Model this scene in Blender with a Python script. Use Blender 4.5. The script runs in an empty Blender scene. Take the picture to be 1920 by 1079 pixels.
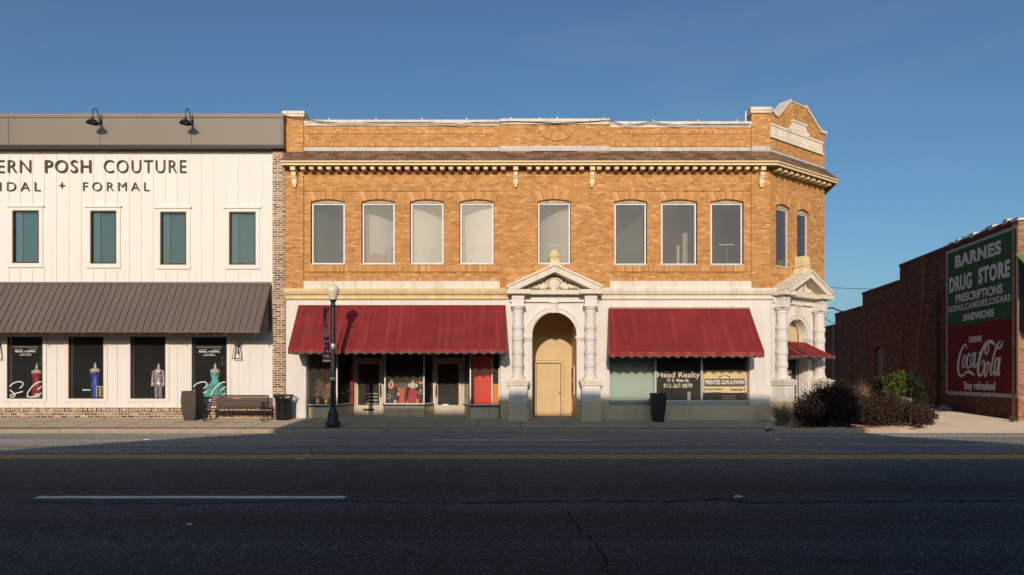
import bpy, math, random
import numpy as np
from mathutils import Matrix, Vector
R = math.radians
sc = bpy.context.scene
COL = sc.collection
random.seed(7)

# ------------------------------------------------------------------ camera, sky, sun, exposure
D, F, EYE = 24.0, 1200.0, 1.9          # metres to the shop fronts, focal length in photo pixels, eye height
cam = bpy.data.objects.new('camera', bpy.data.cameras.new('camera'))
COL.objects.link(cam)
cam.location = (0, -D, EYE); cam.rotation_euler = (R(90), 0, 0)
cam.data.sensor_width = 36; cam.data.lens = F / 1920 * 36
cam.data.shift_y = (705 - 539.5) / 1920
cam.data.clip_end = 4000
sc.camera = cam

SUN_EL, SUN_AZ = R(19.0), R(185.0)
world = bpy.data.worlds.new('World'); sc.world = world; world.use_nodes = True
wn, wl = world.node_tree.nodes, world.node_tree.links
bg = wn['Background']
sky = wn.new('ShaderNodeTexSky'); sky.sky_type = 'NISHITA'; sky.sun_disc = False
sky.sun_elevation = SUN_EL; sky.sun_rotation = SUN_AZ
sky.air_density = 1.0; sky.dust_density = 2.0; sky.ozone_density = 5.0
# thin high wisps of cloud in the sky
tc = wn.new('ShaderNodeTexCoord'); mpw = wn.new('ShaderNodeMapping'); mpw.inputs['Scale'].default_value = (1.2, 1.2, 5.0); mpw.inputs['Rotation'].default_value = (0, R(14), 0)
wl.new(tc.outputs['Generated'], mpw.inputs['Vector'])
nw = wn.new('ShaderNodeTexNoise'); nw.inputs['Scale'].default_value = 2.2; nw.inputs['Detail'].default_value = 6; nw.inputs['Roughness'].default_value = .55; nw.inputs['Distortion'].default_value = .5
wl.new(mpw.outputs[0], nw.inputs['Vector'])
mr = wn.new('ShaderNodeMapRange'); mr.inputs[1].default_value = .50; mr.inputs[2].default_value = .80; mr.inputs[4].default_value = .10; wl.new(nw.outputs[0], mr.inputs[0])
mw = wn.new('ShaderNodeMix'); mw.data_type = 'RGBA'; wl.new(mr.outputs[0], mw.inputs[0]); wl.new(sky.outputs[0], mw.inputs[6]); mw.inputs[7].default_value = (3.6, 4.0, 4.4, 1)
tw = wn.new('ShaderNodeMix'); tw.data_type = 'RGBA'; tw.blend_type = 'MULTIPLY'; tw.inputs[0].default_value = 1; wl.new(mw.outputs[2], tw.inputs[6]); tw.inputs[7].default_value = (.96, 1.055, .98, 1)
wl.new(tw.outputs[2], bg.inputs[0]); bg.inputs[1].default_value = 0.113
sun = bpy.data.objects.new('sun', bpy.data.lights.new('sun', 'SUN')); COL.objects.link(sun)
sun.data.energy = 3.1; sun.data.angle = R(0.55); sun.data.color = (1.0, 0.848, 0.705)
sun.rotation_euler = Vector((0.09, 1.0, -0.345)).to_track_quat('-Z', 'Y').to_euler()
sc.view_settings.view_transform = 'Standard'; sc.view_settings.look = 'None'
sc.view_settings.gamma = 1; sc.view_settings.exposure = 0.0

# ------------------------------------------------------------------ measuring
def X(px, Y=0.0): return (px - 960) * (D + Y) / F
def Z(py, Y=0.0): return EYE + (705 - py) * (D + Y) / F

# ------------------------------------------------------------------ materials
def _new(name):
    m = bpy.data.materials.new(name); m.use_nodes = True
    nt = m.node_tree
    return m, nt.nodes, nt.links, nt.nodes['Principled BSDF']
def rgba(c): return (c[0], c[1], c[2], 1)
def mul(c, k): return tuple(min(1, v * k) for v in c)
def noise_fac(n, l, scale, detail=5, stretch=(1, 1, 1), lo=.3, hi=.7, rough=.6, vec=None):
    if vec is None:
        vec = n.new('ShaderNodeNewGeometry').outputs['Position']
    mp = n.new('ShaderNodeMapping'); mp.inputs['Scale'].default_value = stretch
    l.new(vec, mp.inputs['Vector'])
    t = n.new('ShaderNodeTexNoise'); t.inputs['Scale'].default_value = scale
    t.inputs['Detail'].default_value = detail; t.inputs['Roughness'].default_value = rough
    l.new(mp.outputs[0], t.inputs['Vector'])
    r = n.new('ShaderNodeMapRange'); r.inputs[1].default_value = lo; r.inputs[2].default_value = hi
    l.new(t.outputs[0], r.inputs[0])
    return r.outputs[0]
def mix(n, l, fac, a, b, mode='MIX'):
    x = n.new('ShaderNodeMix'); x.data_type = 'RGBA'; x.blend_type = mode
    for s, v in ((0, fac), (6, a), (7, b)):
        if hasattr(v, 'is_linked') or hasattr(v, 'links'): l.new(v, x.inputs[s])
        else: x.inputs[s].default_value = v if s == 0 else rgba(v)
    return x.outputs[2]
def mat(name, col, rough=.8, var=.12, scale=1.5, stretch=(1, 1, 1), metallic=0, spec=.3, bump=0, bscale=50,
        stain=None, stain_amt=.5, stain_scale=.8, stain_stretch=(2.5, 2.5, .35), fine=.06, streak=None, streak_amt=.4):
    m, n, l, b = _new(name)
    c = mix(n, l, noise_fac(n, l, scale, stretch=stretch), mul(col, 1 - var), mul(col, 1 + var))
    if fine:
        c = mix(n, l, noise_fac(n, l, 30, detail=3), mul((1, 1, 1), 1 - fine), (1, 1, 1), 'MULTIPLY') if False else c
        f2 = noise_fac(n, l, 28, detail=4)
        g = mix(n, l, f2, (1 - fine,) * 3, (1 + fine * .3,) * 3)
        c = mix(n, l, 1.0, c, g, 'MULTIPLY')
    if stain:
        f = noise_fac(n, l, stain_scale, detail=8, stretch=stain_stretch, lo=.5, hi=.78, rough=.7)
        mm = n.new('ShaderNodeMath'); mm.operation = 'MULTIPLY'; mm.inputs[1].default_value = stain_amt
        l.new(f, mm.inputs[0]); c = mix(n, l, mm.outputs[0], c, stain)
    if streak:
        f = noise_fac(n, l, 1.0, detail=6, stretch=(5, .2, .22), lo=.5, hi=.75, rough=.6)
        mm = n.new('ShaderNodeMath'); mm.operation = 'MULTIPLY'; mm.inputs[1].default_value = streak_amt
        l.new(f, mm.inputs[0]); c = mix(n, l, mm.outputs[0], c, streak)
    l.new(c, b.inputs['Base Color'])
    b.inputs['Roughness'].default_value = rough; b.inputs['Metallic'].default_value = metallic
    b.inputs['Specular IOR Level'].default_value = spec
    if bump:
        bp = n.new('ShaderNodeBump'); bp.inputs['Strength'].default_value = bump; bp.inputs['Distance'].default_value = .01
        l.new(noise_fac(n, l, bscale, lo=0, hi=1), bp.inputs['Height']); l.new(bp.outputs[0], b.inputs['Normal'])
    return m
def brick(name, stops, mortar, w=.235, h=.0715, ms=.007, bump=.5, stain=None, stain_amt=.4, offset=.5, smooth=.15):
    m, n, l, b = _new(name)
    uv = n.new('ShaderNodeUVMap').outputs[0]
    t = n.new('ShaderNodeTexBrick'); l.new(uv, t.inputs['Vector'])
    t.inputs['Scale'].default_value = 1; t.inputs['Brick Width'].default_value = w; t.inputs['Row Height'].default_value = h
    t.inputs['Mortar Size'].default_value = ms; t.inputs['Mortar Smooth'].default_value = smooth
    t.inputs['Color1'].default_value = (0, 0, 0, 1); t.inputs['Color2'].default_value = (1, 1, 1, 1); t.inputs['Mortar'].default_value = (.5, .5, .5, 1)
    t.offset = offset
    ramp = n.new('ShaderNodeValToRGB'); l.new(t.outputs['Color'], ramp.inputs[0])
    e = ramp.color_ramp.elements
    while len(e) < len(stops): e.new(.5)
    for i, (p, c) in enumerate(stops): e[i].position = p; e[i].color = rgba(c)
    g = mix(n, l, noise_fac(n, l, 2.2, detail=6), (.92, .92, .92), (1.05, 1.05, 1.05))
    c = mix(n, l, 1.0, ramp.outputs[0], g, 'MULTIPLY')
    g2 = mix(n, l, noise_fac(n, l, 45, detail=2), (.86, .86, .86), (1.06, 1.06, 1.06))
    c = mix(n, l, 1.0, c, g2, 'MULTIPLY')
    c = mix(n, l, t.outputs['Fac'], c, mortar)
    if stain:
        f = noise_fac(n, l, .5, detail=8, stretch=(1.6, 1.6, .5), lo=.5, hi=.8, rough=.7)
        mm = n.new('ShaderNodeMath'); mm.operation = 'MULTIPLY'; mm.inputs[1].default_value = stain_amt
        l.new(f, mm.inputs[0]); c = mix(n, l, mm.outputs[0], c, stain)
    l.new(c, b.inputs['Base Color']); b.inputs['Roughness'].default_value = .85; b.inputs['Specular IOR Level'].default_value = .2
    bp = n.new('ShaderNodeBump'); bp.inputs['Strength'].default_value = bump; bp.inputs['Distance'].default_value = .01; bp.invert = True
    l.new(t.outputs['Fac'], bp.inputs['Height']); l.new(bp.outputs[0], b.inputs['Normal'])
    return m
def glass(name, tint=(.9, .95, .95), refl=1.0, dust=0.0, dustcol=(.6, .55, .47), dust_scale=.5, rough=.02):
    m, n, l, b = _new(name); n.remove(b); out = n['Material Output']
    tr = n.new('ShaderNodeBsdfTransparent'); tr.inputs[0].default_value = rgba(tint)
    gl = n.new('ShaderNodeBsdfGlossy'); gl.inputs['Roughness'].default_value = rough
    fr = n.new('ShaderNodeFresnel'); fr.inputs[0].default_value = 1.5
    mf = n.new('ShaderNodeMath'); mf.operation = 'MULTIPLY'; mf.inputs[1].default_value = refl; l.new(fr.outputs[0], mf.inputs[0])
    base = tr.outputs[0]
    if dust:
        df = n.new('ShaderNodeBsdfDiffuse'); df.inputs[0].default_value = rgba(dustcol)
        f = noise_fac(n, l, dust_scale, detail=4, stretch=(1.3, 1, .8), lo=.3, hi=.72)
        f2 = n.new('ShaderNodeMapRange'); l.new(f, f2.inputs[0]); f2.inputs[3].default_value = dust * .65; f2.inputs[4].default_value = dust * 1.35
        ms = n.new('ShaderNodeMixShader'); l.new(f2.outputs[0], ms.inputs[0]); l.new(base, ms.inputs[1]); l.new(df.outputs[0], ms.inputs[2]); base = ms.outputs[0]
    ms = n.new('ShaderNodeMixShader'); l.new(mf.outputs[0], ms.inputs[0]); l.new(base, ms.inputs[1]); l.new(gl.outputs[0], ms.inputs[2])
    l.new(ms.outputs[0], out.inputs[0])
    return m
def leafmat(name, a, b_, rough=.6, trans=.25):
    m, n, l, b = _new(name); out = n['Material Output']
    ri = n.new('ShaderNodeNewGeometry').outputs['Random Per Island']
    c = mix(n, l, ri, a, b_)
    l.new(c, b.inputs['Base Color']); b.inputs['Roughness'].default_value = rough; b.inputs['Specular IOR Level'].default_value = .25
    t = n.new('ShaderNodeBsdfTranslucent'); l.new(c, t.inputs[0])
    ms = n.new('ShaderNodeMixShader'); ms.inputs[0].default_value = trans
    l.new(b.outputs[0], ms.inputs[1]); l.new(t.outputs[0], ms.inputs[2]); l.new(ms.outputs[0], out.inputs[0])
    return m
def sequin(name, cols, scale=55):
    m, n, l, b = _new(name)
    v = n.new('ShaderNodeTexVoronoi'); v.inputs['Scale'].default_value = scale
    l.new(n.new('ShaderNodeNewGeometry').outputs['Position'], v.inputs['Vector'])
    s = n.new('ShaderNodeSeparateColor'); l.new(v.outputs['Color'], s.inputs[0])
    ramp = n.new('ShaderNodeValToRGB'); l.new(s.outputs[0], ramp.inputs[0]); ramp.color_ramp.interpolation = 'CONSTANT'
    e = ramp.color_ramp.elements
    while len(e) < len(cols): e.new(.5)
    for i, c in enumerate(cols): e[i].position = i / len(cols); e[i].color = rgba(c)
    l.new(ramp.outputs[0], b.inputs['Base Color']); b.inputs['Roughness'].default_value = .3; b.inputs['Metallic'].default_value = .4
    return m

GOLD = [(0, (.47, .215, .066)), (.2, (.57, .27, .090)), (.6, (.63, .31, .11)), (.9, (.69, .36, .14)), (1, (.79, .46, .22))]
M = {}
M['brick'] = brick('golden_brick', GOLD, (.36, .165, .052), w=.22, h=.0715, ms=.006, stain=(.2, .11, .05), stain_amt=.25)
M['wash_brick'] = brick('limewashed_brick', [(0, (.04, .03, .026)), (.15, (.13, .07, .045)), (.5, (.26, .145, .085)), (.8, (.37, .22, .135)), (1, (.55, .41, .28))], (.66, .53, .38), w=.25, h=.085, ms=.014, bump=.35)
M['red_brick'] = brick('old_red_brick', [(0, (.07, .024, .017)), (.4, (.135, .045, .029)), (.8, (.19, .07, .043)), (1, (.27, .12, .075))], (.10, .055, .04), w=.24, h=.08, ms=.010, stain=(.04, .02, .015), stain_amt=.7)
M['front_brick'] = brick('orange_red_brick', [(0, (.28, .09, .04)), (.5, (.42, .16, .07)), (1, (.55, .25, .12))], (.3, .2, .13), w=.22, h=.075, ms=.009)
def brick_unit():
    m, n, l, b = _new('single_golden_brick')
    ri = n.new('ShaderNodeNewGeometry').outputs['Random Per Island']
    ramp = n.new('ShaderNodeValToRGB'); l.new(ri, ramp.inputs[0]); e = ramp.color_ramp.elements
    while len(e) < len(GOLD): e.new(.5)
    for i, (p, c) in enumerate(GOLD): e[i].position = p; e[i].color = rgba(mul(c, 1.02))
    g = mix(n, l, noise_fac(n, l, 40, detail=3), (.86, .86, .86), (1.06, 1.06, 1.06)); l.new(mix(n, l, 1.0, ramp.outputs[0], g, 'MULTIPLY'), b.inputs['Base Color'])
    b.inputs['Roughness'].default_value = .85; b.inputs['Specular IOR Level'].default_value = .2
    return m
M['brick_unit'] = brick_unit()
M['shingle'] = brick('brown_shingle', [(0, (.13, .068, .042)), (.5, (.21, .115, .07)), (1, (.30, .175, .11))], (.08, .045, .03), w=.34, h=.15, ms=.010, bump=.8)
M['white'] = mat('white_plaster', (.78, .72, .66), .85, .05, 1.2, streak=(.58, .48, .38), streak_amt=.35, bump=.15, bscale=40, stain=(.50, .40, .30), stain_amt=.35)
M['white_stone'] = mat('white_stone', (.80, .70, .57), .85, .07, 2.5, streak=(.46, .36, .24), streak_amt=.45, bump=.15, bscale=30, stain=(.42, .30, .18), stain_amt=.45)
M['cream'] = mat('yellowed_cream_paint', (.72, .55, .30), .75, .10, 2.5, stain=(.45, .22, .07), stain_amt=.6, stain_scale=1.6)
M['cornice_cream'] = mat('cream_cornice_paint', (.78, .62, .36), .6, .06, 2)
M['cornice_gold'] = mat('gold_cornice_paint', (.42, .24, .05), .6, .08, 2)
M['soffit'] = mat('brown_soffit', (.22, .13, .06), .8, .12, 3)
M['olive'] = mat('grey_olive_paint', (.74, .58, .385), .8, .06, 1.5, stain=(.15, .12, .08), stain_amt=.4)
M['beige'] = mat('pale_yellow_paint', (.70, .52, .29), .75, .06, 1.2, stain=(.5, .33, .16), stain_amt=.35)
M['coping'] = mat('white_coping', (.72, .64, .54), .7, .08, 2.5, stain=(.3, .24, .18), stain_amt=.6, stain_scale=2)
M['flash'] = mat('pale_flashing', (.55, .50, .44), .55, .15, 3, stain=(.25, .2, .15), stain_amt=.7, stain_scale=2.5, stain_stretch=(1, 1, 1))
M['wood_old'] = mat('weathered_wood', (.50, .36, .22), .85, .25, 6, stain=(.10, .06, .03), stain_amt=.8, stain_scale=4, stain_stretch=(1.2, 1, 2.5))
M['wframe'] = mat('white_window_frame', (.86, .82, .78), .5, .04, 3)
M['siding'] = mat('white_siding', (.795, .735, .675), .6, .025, .8, fine=.02, streak=(.60, .52, .43), streak_amt=.22)
M['batten'] = mat('white_batten', (.80, .72, .63), .6, .03, .8, fine=.02)
M['fascia'] = mat('taupe_metal', (.225, .178, .138), .5, .07, .35, stretch=(1, 1, .3), spec=.4)
M['metal_roof'] = mat('brown_metal_roof', (.155, .115, .090), .42, .08, .5, spec=.5)
M['bronze'] = mat('bronze_frame', (.05, .032, .024), .45, .1, 3)
M['brown_wood'] = mat('brown_timber', (.13, .075, .045), .7, .2, 8, stretch=(.3, 3, 3))
M['letter'] = mat('bronze_letter', (.085, .06, .035), .5, .1, 4)
M['awning'] = mat('red_canvas', (.22, .021, .022), .85, .14, 1.3, stretch=(1, 1, .25), stain=(.085, .014, .018), stain_amt=.65, stain_scale=1.1, stain_stretch=(.5, .5, 2.2), bump=.3, bscale=6, streak=(.40, .075, .065), streak_amt=.45)
M['valance'] = mat('worn_red_canvas', (.30, .032, .036), .85, .15, 3, stain=(.46, .17, .13), stain_amt=.75, stain_scale=3, stain_stretch=(1.2, 1.2, .5))
M['green_trim'] = mat('green_binding', (.075, .105, .085), .85, .2, 6)
M['black_metal'] = mat('black_metal', (.012, .012, .013), .4, .1, 5, spec=.5)
M['post'] = mat('dark_green_black_post', (.014, .018, .018), .4, .15, 4, spec=.5)
M['alu'] = mat('aluminium', (.55, .55, .55), .35, .06, 4, metallic=.7)
M['white_alu'] = mat('pale_aluminium', (.78, .72, .66), .4, .05, 4, metallic=.15)
M['dark_in'] = mat('dark_interior', (.075, .068, .06), .9, .2, .8)
M['room_in'] = mat('upper_room_wall', (.20, .19, .17), .9, .1, .5)
M['glass'] = glass('shop_glass', (.98, .985, .98), dust=.045, dustcol=(.62, .56, .46))
M['clean_glass'] = glass('bridal_glass', (.97, .985, .985), dust=.018, dustcol=(.6, .6, .58))
M['door_paint'] = mat('cream_door_paint', (.66, .56, .43), .55, .08, 2, stain=(.35, .25, .15), stain_amt=.4)
M['sidewalk'] = mat('pavement_concrete', (.35, .275, .195), .9, .16, .7, stain=(.13, .105, .08), stain_amt=.7, stain_scale=.7, stain_stretch=(1, 1, 1), bump=.2, bscale=30)
M['kerb'] = mat('kerb_concrete', (.54, .43, .31), .9, .16, 1.2, stain=(.16, .12, .08), stain_amt=.8, stain_scale=1.2, stain_stretch=(1, 1, 1), bump=.2)
M['apron'] = mat('side_street_concrete', (.52, .405, .295), .9, .10, .4, stain=(.26, .2, .15), stain_amt=.5, stain_scale=.35, stain_stretch=(1, 1, 1), bump=.2)
M['mulch'] = mat('red_mulch', (.28, .055, .03), .95, .5, 14, bump=1, bscale=40)
M['yellow_line'] = mat('yellow_road_paint', (.82, .39, .05), .85, .12, 3, stain=(.2, .12, .05), stain_amt=.35, stain_scale=6, stain_stretch=(1, 1, 1))
M['white_line'] = mat('white_road_paint', (.88, .80, .69), .8, .12, 3, stain=(.10, .10, .10), stain_amt=.5, stain_scale=7, stain_stretch=(1, 1, 1))
M['crack'] = mat('tar_crack', (.003, .003, .0035), .9, .1, 5, spec=.05)
M['ground'] = mat('bare_ground', (.16, .13, .09), .95, .2, .2)
M['form'] = mat('dress_form_skin', (.66, .52, .36), .7, .05, 4)
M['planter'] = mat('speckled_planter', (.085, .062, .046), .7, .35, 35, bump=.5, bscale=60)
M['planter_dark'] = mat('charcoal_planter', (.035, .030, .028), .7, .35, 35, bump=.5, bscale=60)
M['bench_wood'] = mat('bench_slat', (.115, .072, .048), .6, .25, 5, stretch=(.4, 4, 4))

def asphalt():
    m, n, l, b = _new('asphalt')
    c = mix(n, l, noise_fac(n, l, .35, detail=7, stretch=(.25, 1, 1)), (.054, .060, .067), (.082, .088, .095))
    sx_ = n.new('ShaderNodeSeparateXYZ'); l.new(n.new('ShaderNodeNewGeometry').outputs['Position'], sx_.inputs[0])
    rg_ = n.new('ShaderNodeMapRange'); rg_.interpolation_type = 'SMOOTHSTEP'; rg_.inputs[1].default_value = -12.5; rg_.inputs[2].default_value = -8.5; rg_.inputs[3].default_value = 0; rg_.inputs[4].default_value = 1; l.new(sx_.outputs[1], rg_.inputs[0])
    c = mix(n, l, rg_.outputs[0], c, mix(n, l, noise_fac(n, l, .8, detail=7, stretch=(.3, 1, 1)), (.19, .178, .163), (.27, .253, .23)))  # far lanes painted paler: the grazing brightening with distance, put into the colour
    g = mix(n, l, noise_fac(n, l, .9, detail=3, stretch=(.02, 1, 1), lo=.35, hi=.68), (.60, .60, .61), (1.15, 1.15, 1.15))
    c = mix(n, l, 1.0, c, g, 'MULTIPLY')
    v = n.new('ShaderNodeTexVoronoi'); v.inputs['Scale'].default_value = 58
    l.new(n.new('ShaderNodeNewGeometry').outputs['Position'], v.inputs['Vector'])
    s = n.new('ShaderNodeSeparateColor'); l.new(v.outputs['Color'], s.inputs[0])
    ramp = n.new('ShaderNodeValToRGB'); l.new(s.outputs[0], ramp.inputs[0])
    e = ramp.color_ramp.elements
    e[0].color = (.4, .4, .4, 1); e[1].color = (3.6, 3.6, 3.5, 1); e[1].position = 1
    k = e.new(.82); k.color = (1.0, 1.0, 1.0, 1)
    c = mix(n, l, 1.0, c, ramp.outputs[0], 'MULTIPLY')
    l.new(c, b.inputs['Base Color']); b.inputs['Roughness'].default_value = .75; b.inputs['Specular IOR Level'].default_value = .10; b.inputs['Diffuse Roughness'].default_value = 1.0
    bp = n.new('ShaderNodeBump'); bp.inputs['Strength'].default_value = .5; bp.inputs['Distance'].default_value = .01
    l.new(v.outputs['Distance'], bp.inputs['Height']); l.new(bp.outputs[0], b.inputs['Normal'])
    return m
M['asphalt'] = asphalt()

for k_ in ('sidewalk', 'kerb', 'apron', 'yellow_line', 'white_line', 'mulch'):
    M[k_].node_tree.nodes['Principled BSDF'].inputs['Diffuse Roughness'].default_value = 1.0
# ------------------------------------------------------------------ mesh builder
WL = {}                                   # world location of every empty or part, for parenting
class MB:
    def __init__(s, T=None):
        s.v, s.f, s.uv, s.T = [], [], [], T
    def face(s, pts, uvs=None, rot=False):
        if uvs is None:
            n = Vector((0, 0, 0))
            for i in range(len(pts)):
                a, b = Vector(pts[i]), Vector(pts[(i + 1) % len(pts)]); n += a.cross(b)
            ax = max(range(3), key=lambda i: abs(n[i]))
            uvs = [((p[1], p[2]) if ax == 0 else (p[0], p[2]) if ax == 1 else (p[0], p[1])) for p in pts]
        if rot: uvs = [(b, a) for a, b in uvs]
        i0 = len(s.v)
        s.v += [tuple(s.T @ Vector(p)) if s.T else tuple(p) for p in pts]
        s.f.append(list(range(i0, i0 + len(pts)))); s.uv += uvs
    def box(s, x0, x1, y0, y1, z0, z1, rot=False, skip=''):
        if x1 < x0: x0, x1 = x1, x0
        if z1 < z0: z0, z1 = z1, z0
        if y1 < y0: y0, y1 = y1, y0
        q = [(x0, y0, z0), (x1, y0, z0), (x1, y1, z0), (x0, y1, z0), (x0, y0, z1), (x1, y0, z1), (x1, y1, z1), (x0, y1, z1)]
        for nm, ix in (('f', (0, 1, 5, 4)), ('r', (1, 2, 6, 5)), ('b', (2, 3, 7, 6)), ('l', (3, 0, 4, 7)), ('t', (4, 5, 6, 7)), ('d', (3, 2, 1, 0))):
            if nm not in skip: s.face([q[i] for i in ix], rot=rot)
    def prism(s, poly, y0, y1, rot=False, caps='fb'):
        """poly: (x,z) points; extruded from y0 (front) to y1."""
        a = sum(poly[i][0] * poly[(i + 1) % len(poly)][1] - poly[(i + 1) % len(poly)][0] * poly[i][1] for i in range(len(poly)))
        if a < 0: poly = poly[::-1]
        if 'f' in caps: s.face([(x, y0, z) for x, z in poly], rot=rot)
        if 'b' in caps: s.face([(x, y1, z) for x, z in poly[::-1]], rot=rot)
        for i in range(len(poly)):
            (xa, za), (xb, zb) = poly[i], poly[(i + 1) % len(poly)]
            s.face([(xa, y0, za), (xa, y1, za), (xb, y1, zb), (xb, y0, zb)], rot=rot)
    def wall(s, x0, x1, z0, z1, yf, yb, holes=(), sides='lrt', reveal=True):
        xs = sorted({x0, x1, *[h[0] for h in holes], *[h[1] for h in holes]})
        zs = sorted({z0, z1, *[h[2] for h in holes], *[h[3] for h in holes]})
        for i in range(len(xs) - 1):
            for j in range(len(zs) - 1):
                cx, cz = (xs[i] + xs[i + 1]) / 2, (zs[j] + zs[j + 1]) / 2
                if cx < x0 or cx > x1 or cz < z0 or cz > z1: continue
                if any(h[0] < cx < h[1] and h[2] < cz < h[3] for h in holes): continue
                s.face([(xs[i], yf, zs[j]), (xs[i + 1], yf, zs[j]), (xs[i + 1], yf, zs[j + 1]), (xs[i], yf, zs[j + 1])])
                s.face([(xs[i], yb, zs[j + 1]), (xs[i + 1], yb, zs[j + 1]), (xs[i + 1], yb, zs[j]), (xs[i], yb, zs[j])])
        if reveal:
            for a, b, c, d in holes:
                s.face([(a, yf, c), (a, yf, d), (a, yb, d), (a, yb, c)]); s.face([(b, yf, c), (b, yb, c), (b, yb, d), (b, yf, d)])
                if c > z0: s.face([(a, yf, c), (a, yb, c), (b, yb, c), (b, yf, c)])
                s.face([(a, yf, d), (b, yf, d), (b, yb, d), (a, yb, d)])
        if 'l' in sides: s.face([(x0, yb, z0), (x0, yf, z0), (x0, yf, z1), (x0, yb, z1)])
        if 'r' in sides: s.face([(x1, yf, z0), (x1, yb, z0), (x1, yb, z1), (x1, yf, z1)])
        if 't' in sides: s.face([(x0, yf, z1), (x1, yf, z1), (x1, yb, z1), (x0, yb, z1)])
    def tube(s, pts, r, n=8, caps=True):
        pts = [Vector(p) for p in pts]; rr = r if isinstance(r, (list, tuple)) else [r] * len(pts)
        rings = []; up = Vector((0, 0, 1)); prev = None
        for i, p in enumerate(pts):
            t = (pts[min(i + 1, len(pts) - 1)] - pts[max(i - 1, 0)]).normalized()
            if prev is None: a = t.cross(up if abs(t.z) < .9 else Vector((1, 0, 0))).normalized()
            else: a = (prev - t * prev.dot(t)).normalized()
            prev = a; b = t.cross(a)
            rings.append([p + (a * math.cos(q * 2 * math.pi / n) + b * math.sin(q * 2 * math.pi / n)) * rr[i] for q in range(n)])
        s._rings(rings, caps)
    def _rings(s, rings, caps=True):
        n = len(rings[0]); i0 = len(s.v)
        for rg in rings: s.v += [tuple(s.T @ Vector(p)) if s.T else tuple(p) for p in rg]
        for i in range(len(rings) - 1):
            for q in range(n):
                s.f.append([i0 + i * n + q, i0 + i * n + (q + 1) % n, i0 + (i + 1) * n + (q + 1) % n, i0 + (i + 1) * n + q])
                s.uv += [(q / n, i), ((q + 1) / n, i), ((q + 1) / n, i + 1), (q / n, i + 1)]
        if caps:
            s.f.append([i0 + q for q in range(n)][::-1]); s.uv += [(0, 0)] * n
            s.f.append([i0 + (len(rings) - 1) * n + q for q in range(n)]); s.uv += [(0, 0)] * n
    def lathe(s, cx, cy, prof, n=24, sx=1, sy=1, caps=True, lobes=0, lobe=0):
        rings = []
        for r, z in prof:
            rg = []
            for q in range(n):
                a = q * 2 * math.pi / n; k = 1 + lobe * math.cos(lobes * a) if lobes else 1
                rg.append((cx + math.cos(a) * r * sx * k, cy + math.sin(a) * r * sy * k, z))
            rings.append(rg)
        s._rings(rings, caps)
    def ball(s, c, r, n=10, m=6, sx=1, sy=1, sz=1):
        s.lathe(c[0], c[1], [(max(.001, r * math.sin(math.pi * i / m)), c[2] - sz * r * math.cos(math.pi * i / m)) for i in range(m + 1)], n, sx, sy)
    def sweep(s, path, prof, closed_ends=True):
        """path: (x,y) points; prof: (offset outward, z) points going round; outward is to the right of travel."""
        P = [Vector(p) for p in path]; rows = []
        for i, p in enumerate(P):
            d0 = (P[i] - P[i - 1]).normalized() if i else None
            d1 = (P[i + 1] - P[i]).normalized() if i < len(P) - 1 else None
            n0 = Vector((d0.y, -d0.x)) if d0 else None; n1 = Vector((d1.y, -d1.x)) if d1 else None
            if n0 is None: nn = n1
            elif n1 is None: nn = n0
            else: nn = (n0 + n1) / (1 + n0.dot(n1))
            rows.append([(p.x + nn.x * o, p.y + nn.y * o, z) for o, z in prof])
        L = 0
        for i in range(len(P) - 1):
            l1 = L + (P[i + 1] - P[i]).length; vv = 0
            for j in range(len(prof)):
                k = (j + 1) % len(prof)
                dv = math.hypot(prof[k][0] - prof[j][0], prof[k][1] - prof[j][1])
                s.face([rows[i][j], rows[i + 1][j], rows[i + 1][k], rows[i][k]], [(L, vv), (l1, vv), (l1, vv + dv), (L, vv + dv)]); vv += dv
            L = l1
        if closed_ends: s.face(rows[0][::-1]); s.face(rows[-1])
    def stroke(s, pts, w, y0, y1):
        """flat ribbon of (x,z) points with width(s) w, from y0 (front) to y1."""
        pts = [Vector(p) for p in pts]; ws = w if isinstance(w, (list, tuple)) else [w] * len(pts)
        # smooth with Catmull-Rom
        P, W = [], []
        for i in range(len(pts) - 1):
            p0, p1, p2, p3 = pts[max(i - 1, 0)], pts[i], pts[i + 1], pts[min(i + 2, len(pts) - 1)]
            for q in range(5):
                t = q / 5
                P.append(.5 * ((2 * p1) + (p2 - p0) * t + (2 * p0 - 5 * p1 + 4 * p2 - p3) * t * t + (3 * p1 - p0 - 3 * p2 + p3) * t ** 3))
                W.append(ws[i] * (1 - t) + ws[i + 1] * t)
        P.append(pts[-1]); W.append(ws[-1]); Lf, Rt = [], []
        for i, p in enumerate(P):
            d = P[min(i + 1, len(P) - 1)] - P[max(i - 1, 0)]
            d = d.normalized() if d.length > 1e-9 else Vector((1, 0)); nn = Vector((-d.y, d.x)) * W[i] / 2
            Lf.append(p + nn); Rt.append(p - nn)
        for i in range(len(P) - 1):
            q = [Lf[i], Rt[i], Rt[i + 1], Lf[i + 1]]
            s.face([(a.x, y0, a.y) for a in q])
            s.face([(Lf[i].x, y0, Lf[i].y), (Lf[i + 1].x, y0, Lf[i + 1].y), (Lf[i + 1].x, y1, Lf[i + 1].y), (Lf[i].x, y1, Lf[i].y)])
            s.face([(Rt[i + 1].x, y0, Rt[i + 1].y), (Rt[i].x, y0, Rt[i].y), (Rt[i].x, y1, Rt[i].y), (Rt[i + 1].x, y1, Rt[i + 1].y)])
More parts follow.
